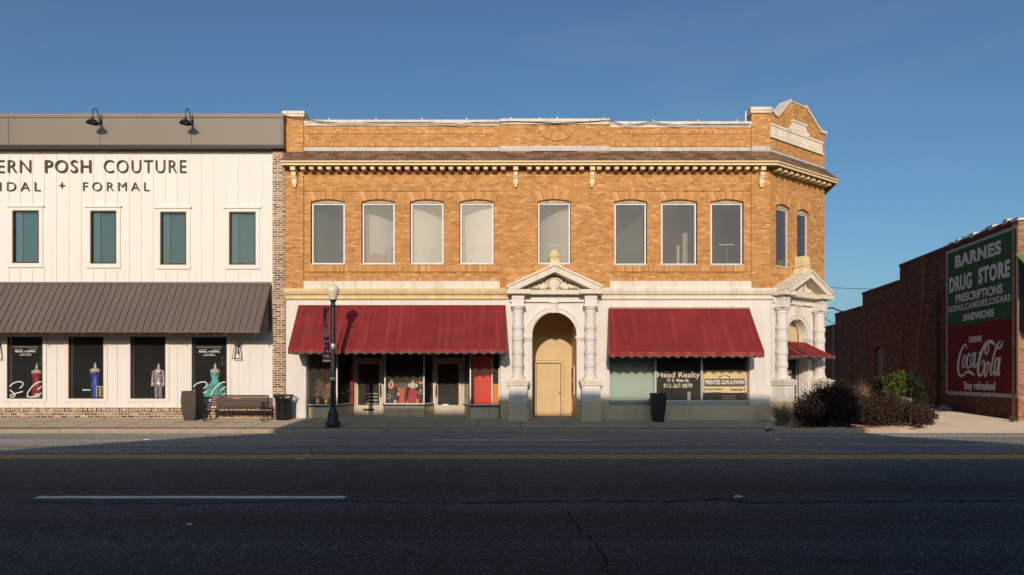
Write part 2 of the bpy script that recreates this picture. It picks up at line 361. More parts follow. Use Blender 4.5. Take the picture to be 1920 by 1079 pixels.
    def build(s, name, m, parent=None, smooth=False, origin=None, bevel=0):
        o0 = Vector(origin) if origin is not None else (WL[parent.name] if parent else Vector((0, 0, 0)))
        me = bpy.data.meshes.new(name)
        me.from_pydata([(a - o0.x, b - o0.y, c - o0.z) for a, b, c in s.v], [], s.f)
        uvl = me.uv_layers.new(name='UVMap')
        uvl.data.foreach_set('uv', [c for u in s.uv for c in u])
        if isinstance(m, str): m = M[m]
        me.materials.append(m)
        if smooth:
            me.polygons.foreach_set('use_smooth', [True] * len(me.polygons))
            if hasattr(me, 'set_sharp_from_angle'): me.set_sharp_from_angle(angle=R(40))
        me.update()
        o = bpy.data.objects.new(name, me); COL.objects.link(o)
        if parent: o.parent = parent; o.location = o0 - WL[parent.name]
        else: o.location = o0
        WL[o.name] = o0.copy()
        if bevel:
            b = o.modifiers.new('bevel', 'BEVEL'); b.width = bevel; b.segments = 2; b.limit_method = 'ANGLE'
        return o
def thing(name, label, cat, loc, group=None):
    o = bpy.data.objects.new(name, None); COL.objects.link(o); o.location = loc; o.empty_display_size = .2
    o['label'] = label; o['category'] = cat
    if group: o['group'] = group
    WL[o.name] = Vector(loc); return o
def tag(o, label, cat, group=None):
    o['label'] = label; o['category'] = cat
    if group: o['group'] = group
    return o
def structure(o): o['kind'] = 'structure'; return o
def dup(root, loc, label=None, group=None):
    r = root.copy(); COL.objects.link(r); r.location = loc; WL[r.name] = Vector(loc)
    if label: r['label'] = label
    if group: r['group'] = group
    for ch in list(root.children):
        c = ch.copy(); COL.objects.link(c); c.parent = r; WL[c.name] = Vector(loc) + ch.location
        for g in list(ch.children):
            e = g.copy(); COL.objects.link(e); e.parent = c
    return r
def copy_part(o, delta, parent=None):
    """another of the same part, moved by delta"""
    c = o.copy(); COL.objects.link(c); c.parent = parent or o.parent; c.location = o.location + Vector(delta); WL[c.name] = WL[o.name] + Vector(delta)
    for g in list(o.children):
        e = g.copy(); COL.objects.link(e); e.parent = c; WL[e.name] = WL[g.name] + Vector(delta)
    return c
def text_mb(mb, body, x0, x1, z0, z1, y0, y1, bold=0.0, shear=0, space=1.0):
    """lettering fitted to a box (x0..x1, z0..z1), front at y0"""
    cu = bpy.data.curves.new('lettering', 'FONT'); cu.body = body; cu.offset = bold; cu.shear = shear; cu.space_character = space
    cu.resolution_u = 4; cu.extrude = .02
    ob = bpy.data.objects.new('lettering', cu); COL.objects.link(ob); bpy.context.view_layer.update()
    me = bpy.data.meshes.new_from_object(ob.evaluated_get(bpy.context.evaluated_depsgraph_get()))
    co = np.array([v.co[:] for v in me.vertices])
    lo, hi = co.min(0), co.max(0)
    for p in me.polygons:
        pts = []
        for i in p.vertices:
            c = co[i]
            pts.append((x0 + (c[0] - lo[0]) / (hi[0] - lo[0]) * (x1 - x0), y0 if c[2] > 0 else y1, z0 + (c[1] - lo[1]) / (hi[1] - lo[1]) * (z1 - z0)))
        mb.face(pts)
    bpy.data.objects.remove(ob); bpy.data.meshes.remove(me); bpy.data.curves.remove(cu)

# ------------------------------------------------------------------ ground, road, pavements
def road_z(Y): return .15 * max(0, 1 - ((Y + 10.2) / 7.4) ** 2)
def grid(name, m, xs, ys, zf, parent=None):
    mb = MB()
    for i in range(len(xs) - 1):
        for j in range(len(ys) - 1):
            mb.face([(xs[i], ys[j], zf(xs[i], ys[j])), (xs[i + 1], ys[j], zf(xs[i + 1], ys[j])), (xs[i + 1], ys[j + 1], zf(xs[i + 1], ys[j + 1])), (xs[i], ys[j + 1], zf(xs[i], ys[j + 1]))])
    return mb.build(name, m, parent)
structure(grid('ground', 'ground', [-900, 900], [-900, 1500], lambda x, y: -.06))
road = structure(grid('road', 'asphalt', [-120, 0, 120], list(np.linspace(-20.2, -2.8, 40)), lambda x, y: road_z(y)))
def on_road(x, y, h=.004): return (x, y, road_z(y) + h)
def strip(mb, x0, x1, y, w, h=.004, n=24, jag=0):
    xs = np.linspace(x0, x1, n + 1)
    j = [random.uniform(-jag, jag) for _ in xs]
    for i in range(n):
        mb.face([on_road(xs[i], y - w / 2 + j[i], h), on_road(xs[i + 1], y - w / 2 + j[i + 1], h), on_road(xs[i + 1], y + w / 2 + j[i + 1], h), on_road(xs[i], y + w / 2 + j[i], h)])
for dy in (-.16, .16):
    mb = MB(); strip(mb, -110, 110, -10.2 + dy, .17, n=200, jag=.006); mb.build('centre_line', 'yellow_line', road)
s0 = MB(); strip(s0, (70 - 960) * 9.5 / F, (648 - 960) * 9.5 / F, -14.52, .17, jag=.006, n=30)
dash = s0.build('lane_dash', 'white_line', road)
for k in (-2, -1, 1, 2): copy_part(dash, (k * 17, 0, 0))
s0 = MB(); strip(s0, (805 - 960) * 17.8 / F, (1111 - 960) * 17.8 / F, -6.15, .13, jag=.006, n=30)
dash = s0.build('lane_dash', 'white_line', road)
for k in (-2, -1, 1, 2): copy_part(dash, (k * 17, 0, 0))
def crack(pts, w, sd):
    rnd = random.Random(sd); mb = MB(); P = []
    for i in range(len(pts) - 1):
        (xa, ya), (xb, yb) = pts[i], pts[i + 1]; L = math.hypot(xb - xa, yb - ya); n = max(2, int(L / .12))
        for q in range(n):
            t = q / n; P.append((xa + (xb - xa) * t + rnd.gauss(0, .025), ya + (yb - ya) * t + rnd.gauss(0, .025)))
    for i in range(len(P) - 1):
        (xa, ya), (xb, yb) = P[i], P[i + 1]; L = math.hypot(xb - xa, yb - ya) or 1; ww = w * rnd.uniform(.3, 1.3)
        nx, ny = -(yb - ya) / L * ww / 2, (xb - xa) / L * ww / 2
        mb.face([on_road(xa - nx, ya - ny), on_road(xb - nx, yb - ny), on_road(xb + nx, yb + ny), on_road(xa + nx, ya + ny)])
    mb.build('crack', 'crack', road)
def rp(px, py):
    Y = -12
    for _ in range(8): Y = F * (EYE - road_z(Y)) / (py - 705) - D
    return ((px - 960) * (D + Y) / F, Y)
crack([rp(860, 944), rp(1100, 940), rp(1250, 941), rp(1350, 936), rp(1420, 944), rp(1560, 942), rp(1920, 940), rp(2300, 941)], .05, 1)
crack([rp(1060, 962), rp(1085, 985), rp(1095, 1000), rp(1118, 1020), rp(1135, 1040), rp(1140, 1060), rp(1155, 1085)], .016, 2)
crack([rp(-40, 941), rp(300, 945), rp(600, 940), rp(860, 944)], .03, 3)
crack([rp(1560, 1055), rp(1700, 1068), rp(1920, 1066)], .014, 4)

def walk_z(x, y):
    t = (y + 2.8) / 2.8
    return .12 + t * (.15 - .0052 * x)
def ground_at(x, y): return walk_z(x, y) if x < 8.4 else .1 + .04 * max(0, min(1, (y + 2.8) / 3))
sw = structure(grid('sidewalk', 'sidewalk', list(np.linspace(-60, 13.4, 60)), [-2.62, -2.3, -1.6, -.8, 0, 2.6], lambda x, y: walk_z(x, min(y, 0))))
mb = MB()
def jt(x0, y0, x1, y1, w=.012):
    L = math.hypot(x1 - x0, y1 - y0); nx, ny = -(y1 - y0) / L * w, (x1 - x0) / L * w
    mb.face([(x0 - nx, y0 - ny, walk_z(x0, y0) + .004), (x1 - nx, y1 - ny, walk_z(x1, y1) + .004), (x1 + nx, y1 + ny, walk_z(x1, y1) + .004), (x0 + nx, y0 + ny, walk_z(x0, y0) + .004)])
for k in range(-22, 8): jt(k * 1.52 + .3, -2.26, k * 1.52 + .3, -.12)
for k in range(-22, 7): jt(k * 1.52 + .3, -1.15, (k + 1) * 1.52 + .3, -1.15)
mb.build('pavement_joint', mat('joint_grime', (.06, .05, .04), .9, .3, 6), sw)
mb = MB()
rk = random.Random(5)
x = -60.0
while x < 8.4:
    w = 3.0
    mb.box(x + .006, min(x + w, 8.4) - .006, -2.8 + rk.uniform(-.008, .008), -2.62, -.05, .12 + rk.uniform(-.006, .006)); x += w
structure(mb.build('kerb', 'kerb', None, bevel=.02))
# paver band and joints of the pavement
mb = MB()
for i in range(260):
    xx = -22 + i * .125
    mb.box(xx + .004, xx + .121, -2.58, -2.28, walk_z(xx, -2.5) - .01, walk_z(xx, -2.43) + .008 + rk.uniform(-.002, .003))
structure(mb.build('pavement_border', mat('brick_paver', (.24, .18, .14), .9, .3, 8), None))
# side street apron on the right, rising towards the back
def apron_z(x, y): return .004 + max(0, min(1, (y + 2.8) / 9.8)) * .26
structure(grid('side_street', 'apron', [8.4, 12, 16, 20, 24, 30, 60, 120], [-2.8, -1.5, 0, 1.4, 4, 7, 12, 30, 60], lambda x, y: apron_z(x, y) - (.0 if y > -2.7 else .003)))
structure(grid('opposite_sidewalk', 'sidewalk', [-120, 120], [-29, -20.2], lambda x, y: .14))

# ------------------------------------------------------------------ unseen building across the street, behind the viewpoint: it casts the shade on the road
ob = thing('unseen_opposite_building', 'unseen dark brick building behind the viewpoint, roofline shaped for the shade', 'building', (0, -29, 0))
mb = MB()
poly = [(-60, 0), (-60, 8.3), (-16.9, 8.3), (-16.9, 6.4), (-14.6, 6.6), (-10.3, 9.0), (-10.3, 11.12), (7.15, 11.12), (7.15, 9.9), (8.05, 9.7), (8.05, 11.3), (9.35, 11.3), (9.35, 8.5), (11.6, 7.45), (14.2, 6.0), (14.2, 3.8), (60, 3.8), (60, 0)]  # unseen roofline shaped to the shade edges; raised pier added to darken the left shrub
mb.prism(poly, -29.4, -29.0); mb.build('wall', 'red_brick', ob)


# ================================================================== WHITE BRIDAL SHOP (left)
bs = thing('shop_building', 'white board-and-batten shop with taupe metal parapet and brown metal canopy', 'building', (-16, 0, .2))
XL = -27.0                                     # runs on past the left edge of the picture
UPW = [(24, 74, 395, 494), (170, 219, 395.5, 495), (301, 350, 397.5, 497), (430, 480, 397.5, 497)]
LOW = [(14, 81, 632, 748), (129, 195, 632, 748), (245, 311, 632, 748), (360, 426, 632.5, 748.5)]
xr = X(513)
wins_u = [(X(a), X(b), Z(d), Z(c)) for a, b, c, d in UPW]
wins_l = [(X(a), X(b), Z(d), Z(c)) for a, b, c, d in LOW]
mb = MB(); mb.wall(XL, xr, Z(765), Z(274), 0, .22, wins_u + wins_l); mb.build('wall', 'siding', bs)
bat = [16.7, 38, 61, 83, 106, 129, 152, 174.5, 197, 219.5, 242, 264.5, 287, 310, 332, 355, 377.5, 400, 423, 446, 468, 491]
bat = [16.7 - 22.6 * k for k in range(10, 0, -1)] + bat
mb = MB()
def spans(px, zones, top, bot):
    segs = [(top, bot)]
    for a, b, t, u in zones:
        if a < px < b:
            new = []
            for s0_, s1_ in segs:
                if u <= s0_ or t >= s1_: new.append((s0_, s1_)); continue
                if t > s0_: new.append((s0_, t))
                if u < s1_: new.append((u, s1_))
            segs = new
    return segs
zu = [(a - 11, b + 11, c - 9, d + 8) for a, b, c, d in UPW]
zl = [(a - 9, b + 9, 600, d + 8) for a, b, c, d in LOW]
for px in bat:
    for t, u in spans(px, zu, 279, 530) + spans(px, zl, 560, 764):
        mb.box(X(px - .9), X(px + .9), -.018, 0, Z(u), Z(t))
mb.box(XL, xr, -.024, 0, Z(281), Z(277)); mb.box(XL, xr, -.020, 0, Z(764.8), Z(762.3))
mb.build('batten', 'batten', bs)
def trim(win, head):
    a, b, c, d = win; mb = MB(); y = -.03
    mb.box(X(a - 7), X(a), y, 0, Z(d + 6), Z(c - 6)); mb.box(X(b), X(b + 7), y, 0, Z(d + 6), Z(c - 6))
    mb.box(X(a), X(b), y, 0, Z(c), Z(c - 6)); mb.box(X(a), X(b), y, 0, Z(d + 6), Z(d))
    if head:
        mb.box(X(a - 10), X(b + 10), -.07, 0, Z(c - 6), Z(c - 9)); mb.box(X(a - 8), X(b + 8), -.05, 0, Z(d + 8), Z(d + 6))
    return mb.build('window_trim', 'batten', bs)
def frame_mb(a, b, c, d, w, y0, y1):
    mb = MB(); mb.box(a, a + w, y0, y1, c, d); mb.box(b - w, b, y0, y1, c, d); mb.box(a + w, b - w, y0, y1, c, c + w); mb.box(a + w, b - w, y0, y1, d - w, d); return mb
def pane_mb(a, b, c, d, y): 
    mb = MB(); mb.box(a, b, y, y + .006, c, d); return mb
M['blind'] = mat('teal_grey_blind', (.100, .106, .098), .9, .06, .6, fine=0)
M['blind_edge'] = mat('pale_blind_edge', (.14, .15, .138), .9, .05, .6, fine=0)
M['glass_sky'] = glass('upper_glass', (.85, .95, .95), 1.0)
for i, w in enumerate(UPW):
    a, b, c, d = wins_u[i]
    tr = trim(w, True)
    wn_ = frame_mb(a, b, c, d, .05, -.012, .06).build('window', 'bronze', bs)
    pane_mb(a + .05, b - .05, c + .05, d - .05, .03).build('pane', 'glass_sky', wn_)
    q = MB(); q.box(a + .002, b - .002, .14, .16, c + .002, d - .002); q.build('blind', 'blind', wn_)
    q = MB(); q.box(a + .01, a + .30, .10, .12, c + .01, d - .01); q.build('curtain', 'blind_edge', wn_)
SHOPIN = mat('shop_interior', (.04, .04, .041), .9, .2, .8)
for i, w in enumerate(LOW):
    a, b, c, d = wins_l[i]
    trim(w, False)
    wn_ = frame_mb(a, b, c, d, .045, -.012, .07).build('shop_window', 'bronze', bs)
    pane_mb(a + .045, b - .045, c + .045, d - .045, .03).build('pane', 'clean_glass', wn_)
    q = MB(); y = .012
    if i in (0, 3):
        ox = 0 if i == 0 else 345 * .02
        sx = (D) / F; g = lambda cx, cy: (((cx / 8.3) - 960) * sx + ox, EYE + (705 - (625 + cy / 8.3)) * sx - (.01 if i else 0))
        W = .034
        q.stroke([g(*p) for p in [(145, 832), (185, 790), (240, 765), (300, 755), (345, 768), (352, 800), (330, 838), (298, 855)]], W, y, y + .004)
        q.stroke([g(*p) for p in [(145, 887), (190, 915), (222, 950), (225, 975), (200, 995), (150, 1000)]], W, y - .001, y + .003)
        q.stroke([g(*p) for p in [(148, 972), (220, 945), (355, 908)]], W, y - .002, y + .002)
        q.stroke([g(*p) for p in [(640, 760), (600, 762), (530, 800), (465, 870), (425, 935), (425, 975), (460, 995), (530, 988), (590, 965), (640, 932)]], W, y, y + .004)
        q.stroke([g(*p) for p in [(640, 830), (575, 885)]], W, y - .001, y + .003)
        text_mb(q, 'BRIDAL + FORMAL', *[v for v in (g(232, 0)[0], g(556, 0)[0], g(0, 298)[1], g(0, 270)[1])], y, y + .004, bold=.02)
        text_mb(q, 'BAXLEY, GEORGIA', *[v for v in (g(302, 0)[0], g(488, 0)[0], g(0, 350)[1], g(0, 334)[1])], y, y + .004, bold=.02)
        rs = random.Random(i)
        for (xa, xb, yy) in ((190, 590, 214), (222, 355, 252), (455, 570, 252), (318, 472, 318)):
            n = int((xb - xa) / 14)
            q.stroke([g(xa + (xb - xa) * t / n, yy + rs.uniform(-6, 6)) for t in range(n + 1)], .008, y, y + .004)
        q.build('window_lettering', 'wframe', wn_)
    if i == 1:
        text_mb(q, 'OPEN', X(154), X(169), Z(733), Z(729), y, y + .004, bold=.01) if False else None
        q.stroke([(X(154), Z(731.5)), (X(169), Z(731.5))], .05, y, y + .004)
        q.build('window_sticker', mat('pale_sticker', (.45, .6, .55), .7), wn_)
        q = MB(); xa, xb, za, zb = X(180.5), X(192), Z(745.5), Z(725)
        for (p0, p1) in (((xa, za), (xa, zb)), ((xa, zb), (xb, zb)), ((xb, zb), (xb, za))): q.stroke([p0, p1], .018, y, y + .004)
        for k in range(6): q.stroke([(X(184.5), Z(727 + k * 3.1)), (X(189.5), Z(728 + k * 3.1))], .022, y, y + .004)
        q.build('window_decal', mat('gold_white_decal', (.75, .62, .38), .6), wn_)
mb = MB(); zf = Z(752)
mb.box(XL, xr - .05, 3.0, 3.1, .2, 4.3); mb.box(XL, xr - .05, .3, 3.0, zf - .05, zf); mb.box(XL, xr - .05, .23, 3.0, 4.25, 4.3); mb.box(xr - .06, xr - .02, .23, 3, .2, 4.3)
for px in (105, 220, 336): mb.box(X(px), X(px) + .05, .8, 3.0, zf, 4.2)
mb.build('interior', SHOPIN, bs)
mb = MB(); mb.box(XL, X(536), .5, 14, Z(300), Z(300) + .2); mb.box(XL, X(536), 13.8, 14, 0, Z(300)); mb.build('roof', 'ground', bs)
# brick base and corner pilaster
mb = MB(); mb.box(XL, xr, -.07, .25, -.1, Z(772)); mb.build('brick_base', 'wash_brick', bs)
mb = MB(); mb.box(XL, xr, -.095, .2, Z(772), Z(764.5), rot=True); mb.build('base_cap', 'wash_brick', bs)
mb = MB(); mb.box(xr, X(535.5), -.10, .4, -.1, Z(276)); mb.build('brick_pilaster', 'wash_brick', bs)
# taupe metal parapet
Yf = -.32
mb = MB(); xe = X(531, Yf)
mb.box(XL, xe, Yf, .4, Z(275, Yf), Z(221, Yf)); fa = mb.build('parapet_fascia', 'fascia', bs)
mb = MB(); mb.box(XL, xe + .02, Yf - .03, .42, Z(221, Yf), Z(213.5, Yf)); mb.build('parapet_cap', 'fascia', bs)
mb = MB(); mb.box(XL, xe + .015, Yf - .025, Yf, Z(275.5, Yf), Z(272, Yf)); mb.box(XL, xe + .015, Yf - .012, 0, Z(278, Yf), Z(275.5, Yf))
for px in (16, 187, 358, 527): mb.box(X(px, Yf), X(px + .8, Yf), Yf - .006, Yf, Z(272, Yf), Z(221, Yf))
mb.build('drip_edge', 'bronze', bs)
mb = MB(); mb.box(xe - .10, xe, .3, .45, Z(213, Yf), Z(209, Yf)); mb.build('roof_vent', 'coping', bs)
# standing seam canopy
pr = 1.12; zt, zb_ = Z(531), Z(621.5, -pr); xt = X(509)
mb = MB(); nseam = int((xt - XL) / .247)
a0 = (XL, 0, zt); 
mb.face([(XL, -pr, zb_), (xt, -pr, zb_), (xt, 0, zt), (XL, 0, zt)]); mb.face([(XL, -pr, zb_ - .04), (XL, 0, zt - .04), (xt, 0, zt - .04), (xt, -pr, zb_ - .04)])
mb.face([(xt, -pr, zb_ - .04), (xt, 0, zt - .04), (xt, 0, zt), (xt, -pr, zb_)]); mb.face([(XL, -pr, zb_ - .04), (xt, -pr, zb_ - .04), (xt, -pr, zb_), (XL, -pr, zb_)])
sl = (zt - zb_) / pr
for k in range(nseam):
    x = xt - .03 - k * .247
    for (x0, x1) in ((x - .012, x + .012),):
        h = .022
        q = [(x0, -pr - .004, zb_ + .002), (x1, -pr - .004, zb_ + .002), (x1, 0, zt + .002), (x0, 0, zt + .002)]
        t = [(p[0], p[1] - .02, p[2] + h) for p in q]
        mb.face(t); mb.face([q[0], q[1], t[1], t[0]]); mb.face([q[1], q[2], t[2], t[1]]); mb.face([q[3], q[0], t[0], t[3]])
cn = mb.build('canopy', 'metal_roof', bs)
mb = MB(); mb.box(XL, xt, -.06, 0, Z(533), Z(529.5)); mb.build('ridge_cap', 'metal_roof', cn)
for px in (44.5, 98.8, 155.7, 206.8, 261, 316.8, 368.7, 424, 478):
    xx = X(px, -pr); mb = MB()
    mb.prism([(0, 0), (1, 0)] + [(1, 1)], 0, 1) if False else None
    mb.face([(xx - .02, -pr + .01, zb_ - .12), (xx + .02, -pr + .01, zb_ - .12), (xx + .02, -pr + .01, zb_ - .04), (xx - .02, -pr + .01, zb_ - .04)])
    for sx in (-.02, .02): mb.face([(xx + sx, -pr + .01, zb_ - .12), (xx + sx, 0, zt - .12), (xx + sx, 0, zt - .05), (xx + sx, -pr + .01, zb_ - .05)])
    mb.face([(xx - .02, -pr + .01, zb_ - .12), (xx - .02, 0, zt - .12), (xx + .02, 0, zt - .12), (xx + .02, -pr + .01, zb_ - .12)])
    mb.build('rafter', 'brown_wood', cn)
mb = MB(); xx = xt - .06
mb.box(xx, xx + .07, -pr + .25, 0, zb_ + .10, zb_ + .20); mb.box(xx, xx + .07, -.10, 0, zb_ + .2, zt - .1)
mb.face([(xx + .08, -pr, zb_ - .02), (xx + .08, -pr + .12, zb_ - .05), (xx + .08, 0, zt - .2), (xx + .08, 0, zt - .03)])
mb.build('canopy_bracket', 'brown_wood', cn)
# sign
sg = thing('shop_sign', 'bronze raised letters on white siding naming the bridal couture shop', 'sign', (X(150), -.01, Z(360)))
mb = MB()
for w, a, b in (('SOUTHERN', -128, 59.5), ('POSH', 86, 172), ('COUTURE', 196, 350)):
    text_mb(mb, w, X(a), X(b), Z(325), Z(301), -.06, -.02, bold=-.008 if w != 'POSH' else .004, space=1.16)
mb.build('name_lettering', 'letter', sg)
mb = MB()
for w, a, b in (('BRIDAL', -44, 77), ('FORMAL', 157, 281)): mb = MB(); text_mb(mb, w, X(a), X(b), Z(359), Z(342.5), -.05, -.02, bold=-.008, space=1.5); mb.build('trade_lettering', 'letter', sg)
mb = MB(); mb.box(X(111.5), X(123), -.05, -.02, Z(349.3), Z(347.7)); mb.box(X(116.5), X(118.2), -.05, -.02, Z(354), Z(343))
mb.build('plus_mark', 'letter', sg)
# gooseneck lamps above the sign
def gooseneck(loc):
    t = thing('gooseneck_lamp', '', 'wall lamp', loc); x, y, z = loc; z0_ = z; z = z
    mb = MB(); mb.lathe(x, y - .03, [(.001, z - .06), (.07, z - .05), (.075, z), (.07, z + .05), (.001, z + .06)], 14, sx=.8); mb.box(x - .06, x + .06, y - .03, y + .01, z - .10, z + .10)
    mb.build('wall_plate', 'black_metal', t, True)
    mb = MB(); P = []
    for k in range(9): P.append((x, y - .05 - .06 * k / 8, z + .02 + .08 * math.sin(k / 8 * 1.2)))
    for k in range(11):
        a = math.pi * (k / 10); P.append((x, y - .30 + .16 * math.cos(a) , z + .12 + .24 * math.sin(a) * 1.1))
    P.append((x, y - .46, z)); z -= .13; mb.tube(P, .016, 8); mb.build('arm', 'black_metal', t, True)
    mb = MB(); mb.lathe(x, y - .46, [(.03, z + .17), (.045, z + .16), (.045, z + .07), (.09, z + .05), (.16, z + .0), (.205, z - .06), (.215, z - .085), (.20, z - .085), (.15, z - .02), (.03, z + .04)], 28); mb.build('shade', 'black_metal', t, True)
    mb = MB(); mb.ball((x, y - .46, z - .03), .05, 10, 6); mb.build('bulb', mat('frosted_bulb', (.7, .65, .55), .4), t, True)
    return t
g1 = gooseneck((X(189, Yf), Yf, Z(230, Yf))); g1['label'] = 'black gooseneck lamp over the word COUTURE, further left of the two'; g1['label'] = 'black gooseneck lamp on taupe parapet above the last letters of POSH'
g1['group'] = 'gooseneck lamps over the shop sign'
dup(g1, (X(360, Yf), Yf, Z(230.5, Yf)), 'black gooseneck lamp on taupe parapet above the last letters of COUTURE')
# wall lanterns
def lantern(px, py):
    x, z = X(px), Z(py); t = thing('wall_lantern', '', 'wall lamp', (x, -.02, z))
    mb = MB(); mb.box(x - .08, x + .08, -.16, -.02, z + .02, z + .14); mb.build('cap', 'black_metal', t)
    mb = MB(); h = -.44
    for sx in (-1, 1):
        for yy in (-.02, -.18): mb.tube([(x + sx * .085, yy * .9 - .01, z + .02), (x + sx * .14, yy - .02 if yy < -.1 else yy, z + h)], .011, 6)
    for (p, q) in (((-1, -.20), (1, -.20)), ((-1, -.02), (1, -.02))): mb.tube([(x + p[0] * .14, p[1], z + h), (x + q[0] * .14, q[1], z + h)], .013, 6)
    for sx in (-1, 1): mb.tube([(x + sx * .14, -.2, z + h), (x + sx * .14, -.02, z + h)], .013, 6)
    mb.build('cage', mat('brass_black', (.05, .035, .02), .4), t)
    mb = MB(); mb.lathe(x, -.11, [(.014, z + .02), (.014, z - .1), (.03, z - .12), (.035, z - .18), (.02, z - .24), (.001, z - .26)], 10); mb.build('bulb', mat('clear_bulb', (.5, .45, .35), .2), t, True)
    return t
l1 = lantern(447, 651); l1['label'] = 'clear glass wall lantern with black cap, right of the teal gown window'; l1['group'] = 'lanterns beside the shop windows'
dup(l1, (X(-2), -.02, Z(651)), 'clear glass wall lantern cut off by the left edge of the photo')

# ================================================================== GOLDEN BRICK CORNER BUILDING
bb = thing('brick_building', 'golden brick two-storey corner building with red awnings and white portals', 'building', (0, 0, .2))
cx0, cA = X(1443), math.atan2(2.09, 3.08); CW = 3.722
TC = Matrix.Translation((cx0, 0, 0)) @ Matrix.Rotation(cA, 4, 'Z')
ce = TC @ Vector((CW, 0, 0))
sdir = Vector((.19, 1)).normalized(); se = Vector((ce.x, ce.y)) + sdir * 22
def U(px):
    k = (px - 960) / F; return (cx0 - D * k) / (math.sin(cA) * k - math.cos(cA))
def ZU(py, px): return EYE + (705 - py) * (D + math.sin(cA) * U(px)) / F
BW = [(584, 645), (679, 739), (770, 831), (863, 925), (1009, 1069), (1153, 1212), (1241, 1306), (1334, 1393)]
def whole(a, b): return (X(a - 1.5), X(b + 1.5), Z(496.5), Z(374.5))
zspr, zcr = Z(379), Z(374.5)
bays = [(535, 570, -.06, Z(212)), (570, 937, 0, Z(236)), (937, 997, -.06, Z(235)), (997, 1083, -.03, Z(235)), (1083, 1143, -.06, Z(235)), (1143, 1408, 0, Z(239)), (1408, 1443, -.06, Z(213))]
def arch_fill(mb, a, b, z0, z1, yf, yb, n=8):
    for i in range(n):
        t0, t1 = i / n, (i + 1) / n; f = lambda t: z0 + (z1 - z0) * (1 - (2 * t - 1) ** 2)
        xa, xb = a + (b - a) * t0, a + (b - a) * t1
        if f(t0) >= z1 - 1e-4 and f(t1) >= z1 - 1e-4: continue
        mb.prism([(xa, f(t0)), (xb, f(t1)), (xb, z1), (xa, z1)], yf, yb)
def voussoirs(mb, a, b, z0, z1, ztop, yf, key=.14, n=19):
    """flared brick fan over a window; every brick a small block with open joints"""
    c = (a + b) / 2; hw = (b - a) / 2; fl = .10
    for i in range(n):
        t0, t1 = -1 + 2 * i / n, -1 + 2 * (i + 1) / n; f = lambda t: z0 + (z1 - z0) * (1 - t * t) + .012
        mid = abs(t0 + t1) < .38
        zt_ = ztop + (.15 if mid else 0)
        g = .012
        k = 1 + fl / hw * 1.6
        mb.prism([(c + t0 * hw + g / 2, f(t0)), (c + t1 * hw - g / 2, f(t1)), (c + t1 * hw * k - g / 2, zt_), (c + t0 * hw * k + g / 2, zt_)], yf - .022, yf + .01)
wall = MB()
for a, b, yf, ztop in bays:
    hs_ = [whole(p, q) for p, q in BW if a < p < b]
    wall.wall(X(a), X(b), Z(543), ztop, yf, .38, hs_)
    for h in hs_: arch_fill(wall, h[0], h[1], zspr, zcr, yf, .38)
# chamfer wall with its shaped gable
CWIN = [(1455.5, 1480.5), (1495, 1517)]
wc = MB(TC)
ch = []
for a, b in CWIN: ch.append((U(a) - .02, U(b) + .02, ZU(502, 1468), ZU(384, 1468)))
zsh = 11.55
wc.wall(0, CW, Z(543), zsh, 0, .38, ch, sides='r')
zc_s, zc_c = ch[0][3] - .12, ch[0][3]
for h in ch: arch_fill(wc, h[0], h[1], zc_s, zc_c, 0, .38)
gable = [(0, zsh), (CW, zsh), (CW, 11.75), (3.45, 11.72), (2.33, 12.50), (1.32, 12.50), (.47, 11.72), (.12, 11.83), (0, 11.83)]
wc.prism(gable, 0, .38)
wall.v, off = wall.v, len(wall.v)
wall.f += [[i + off for i in f] for f in wc.f]; wall.uv += wc.uv; wall.v += wc.v
TS = Matrix.Translation((ce.x, ce.y, 0)) @ Matrix.Rotation(math.atan2(sdir.y, sdir.x), 4, 'Z')
ws = MB(TS); ws.box(0, 22, 0, .38, 0, 11.4)
off = len(wall.v); wall.f += [[i + off for i in f] for f in ws.f]; wall.uv += ws.uv; wall.v += ws.v
off = len(wall.v)
wl_ = MB(); wl_.box(X(535), X(535) + .3, .38, 22, 0, Z(240)); wl_.box(X(535), ce.x + 4, 21.7, 22, 0, 11.2)
wall.f += [[i + off for i in f] for f in wl_.f]; wall.uv += wl_.uv; wall.v += wl_.v
wall.build('wall', 'brick', bb)
mb = MB(); mb.face([(X(535), .38, 10.9), (cx0, .38, 10.9), (ce.x, ce.y + .3, 10.9), (se.x - .5, se.y, 10.9), (X(535), 22, 10.9)]); mb.build('roof', 'ground', bb)

# raised brickwork: fans over windows, soldier courses, diamonds, panels
for a, b in BW:
    h = whole(a, b); yf = -.03 if a == 1009 else 0
    mb = MB(); voussoirs(mb, h[0], h[1], zspr, zcr, Z(360), yf); mb.build('window_arch', 'brick_unit', bb)
for h in ch:
    mb = MB(TC); voussoirs(mb, h[0], h[1], zc_s, zc_c, zc_c + .30, 0, n=13); mb.build('window_arch', 'brick_unit', bb)
def soldier(mb, x0, x1, z0, z1, yf, w=.075):
    n = max(1, int(round((x1 - x0) / w))); w = (x1 - x0) / n
    for i in range(n): mb.box(x0 + i * w + .005, x0 + (i + 1) * w - .005, yf - .02 - random.uniform(0, .006), yf + .01, z0, z1, skip='b')
mb = MB()
for a, b, yf in ((572, 936, 0), (1144, 1407, 0), (998, 1082, -.03)):
    soldier(mb, X(a), X(b), Z(509.5), Z(498), yf)
    if yf == 0: soldier(mb, X(a), X(b), Z(527), Z(521.5), yf)
mb.build('soldier_course', 'brick_unit', bb)
mb = MB(TC); soldier(mb, .1, CW - .1, ZU(515, 1468) - .03, ch[0][2] - .04, 0); mb.build('soldier_course', 'brick_unit', bb)
mb = MB()
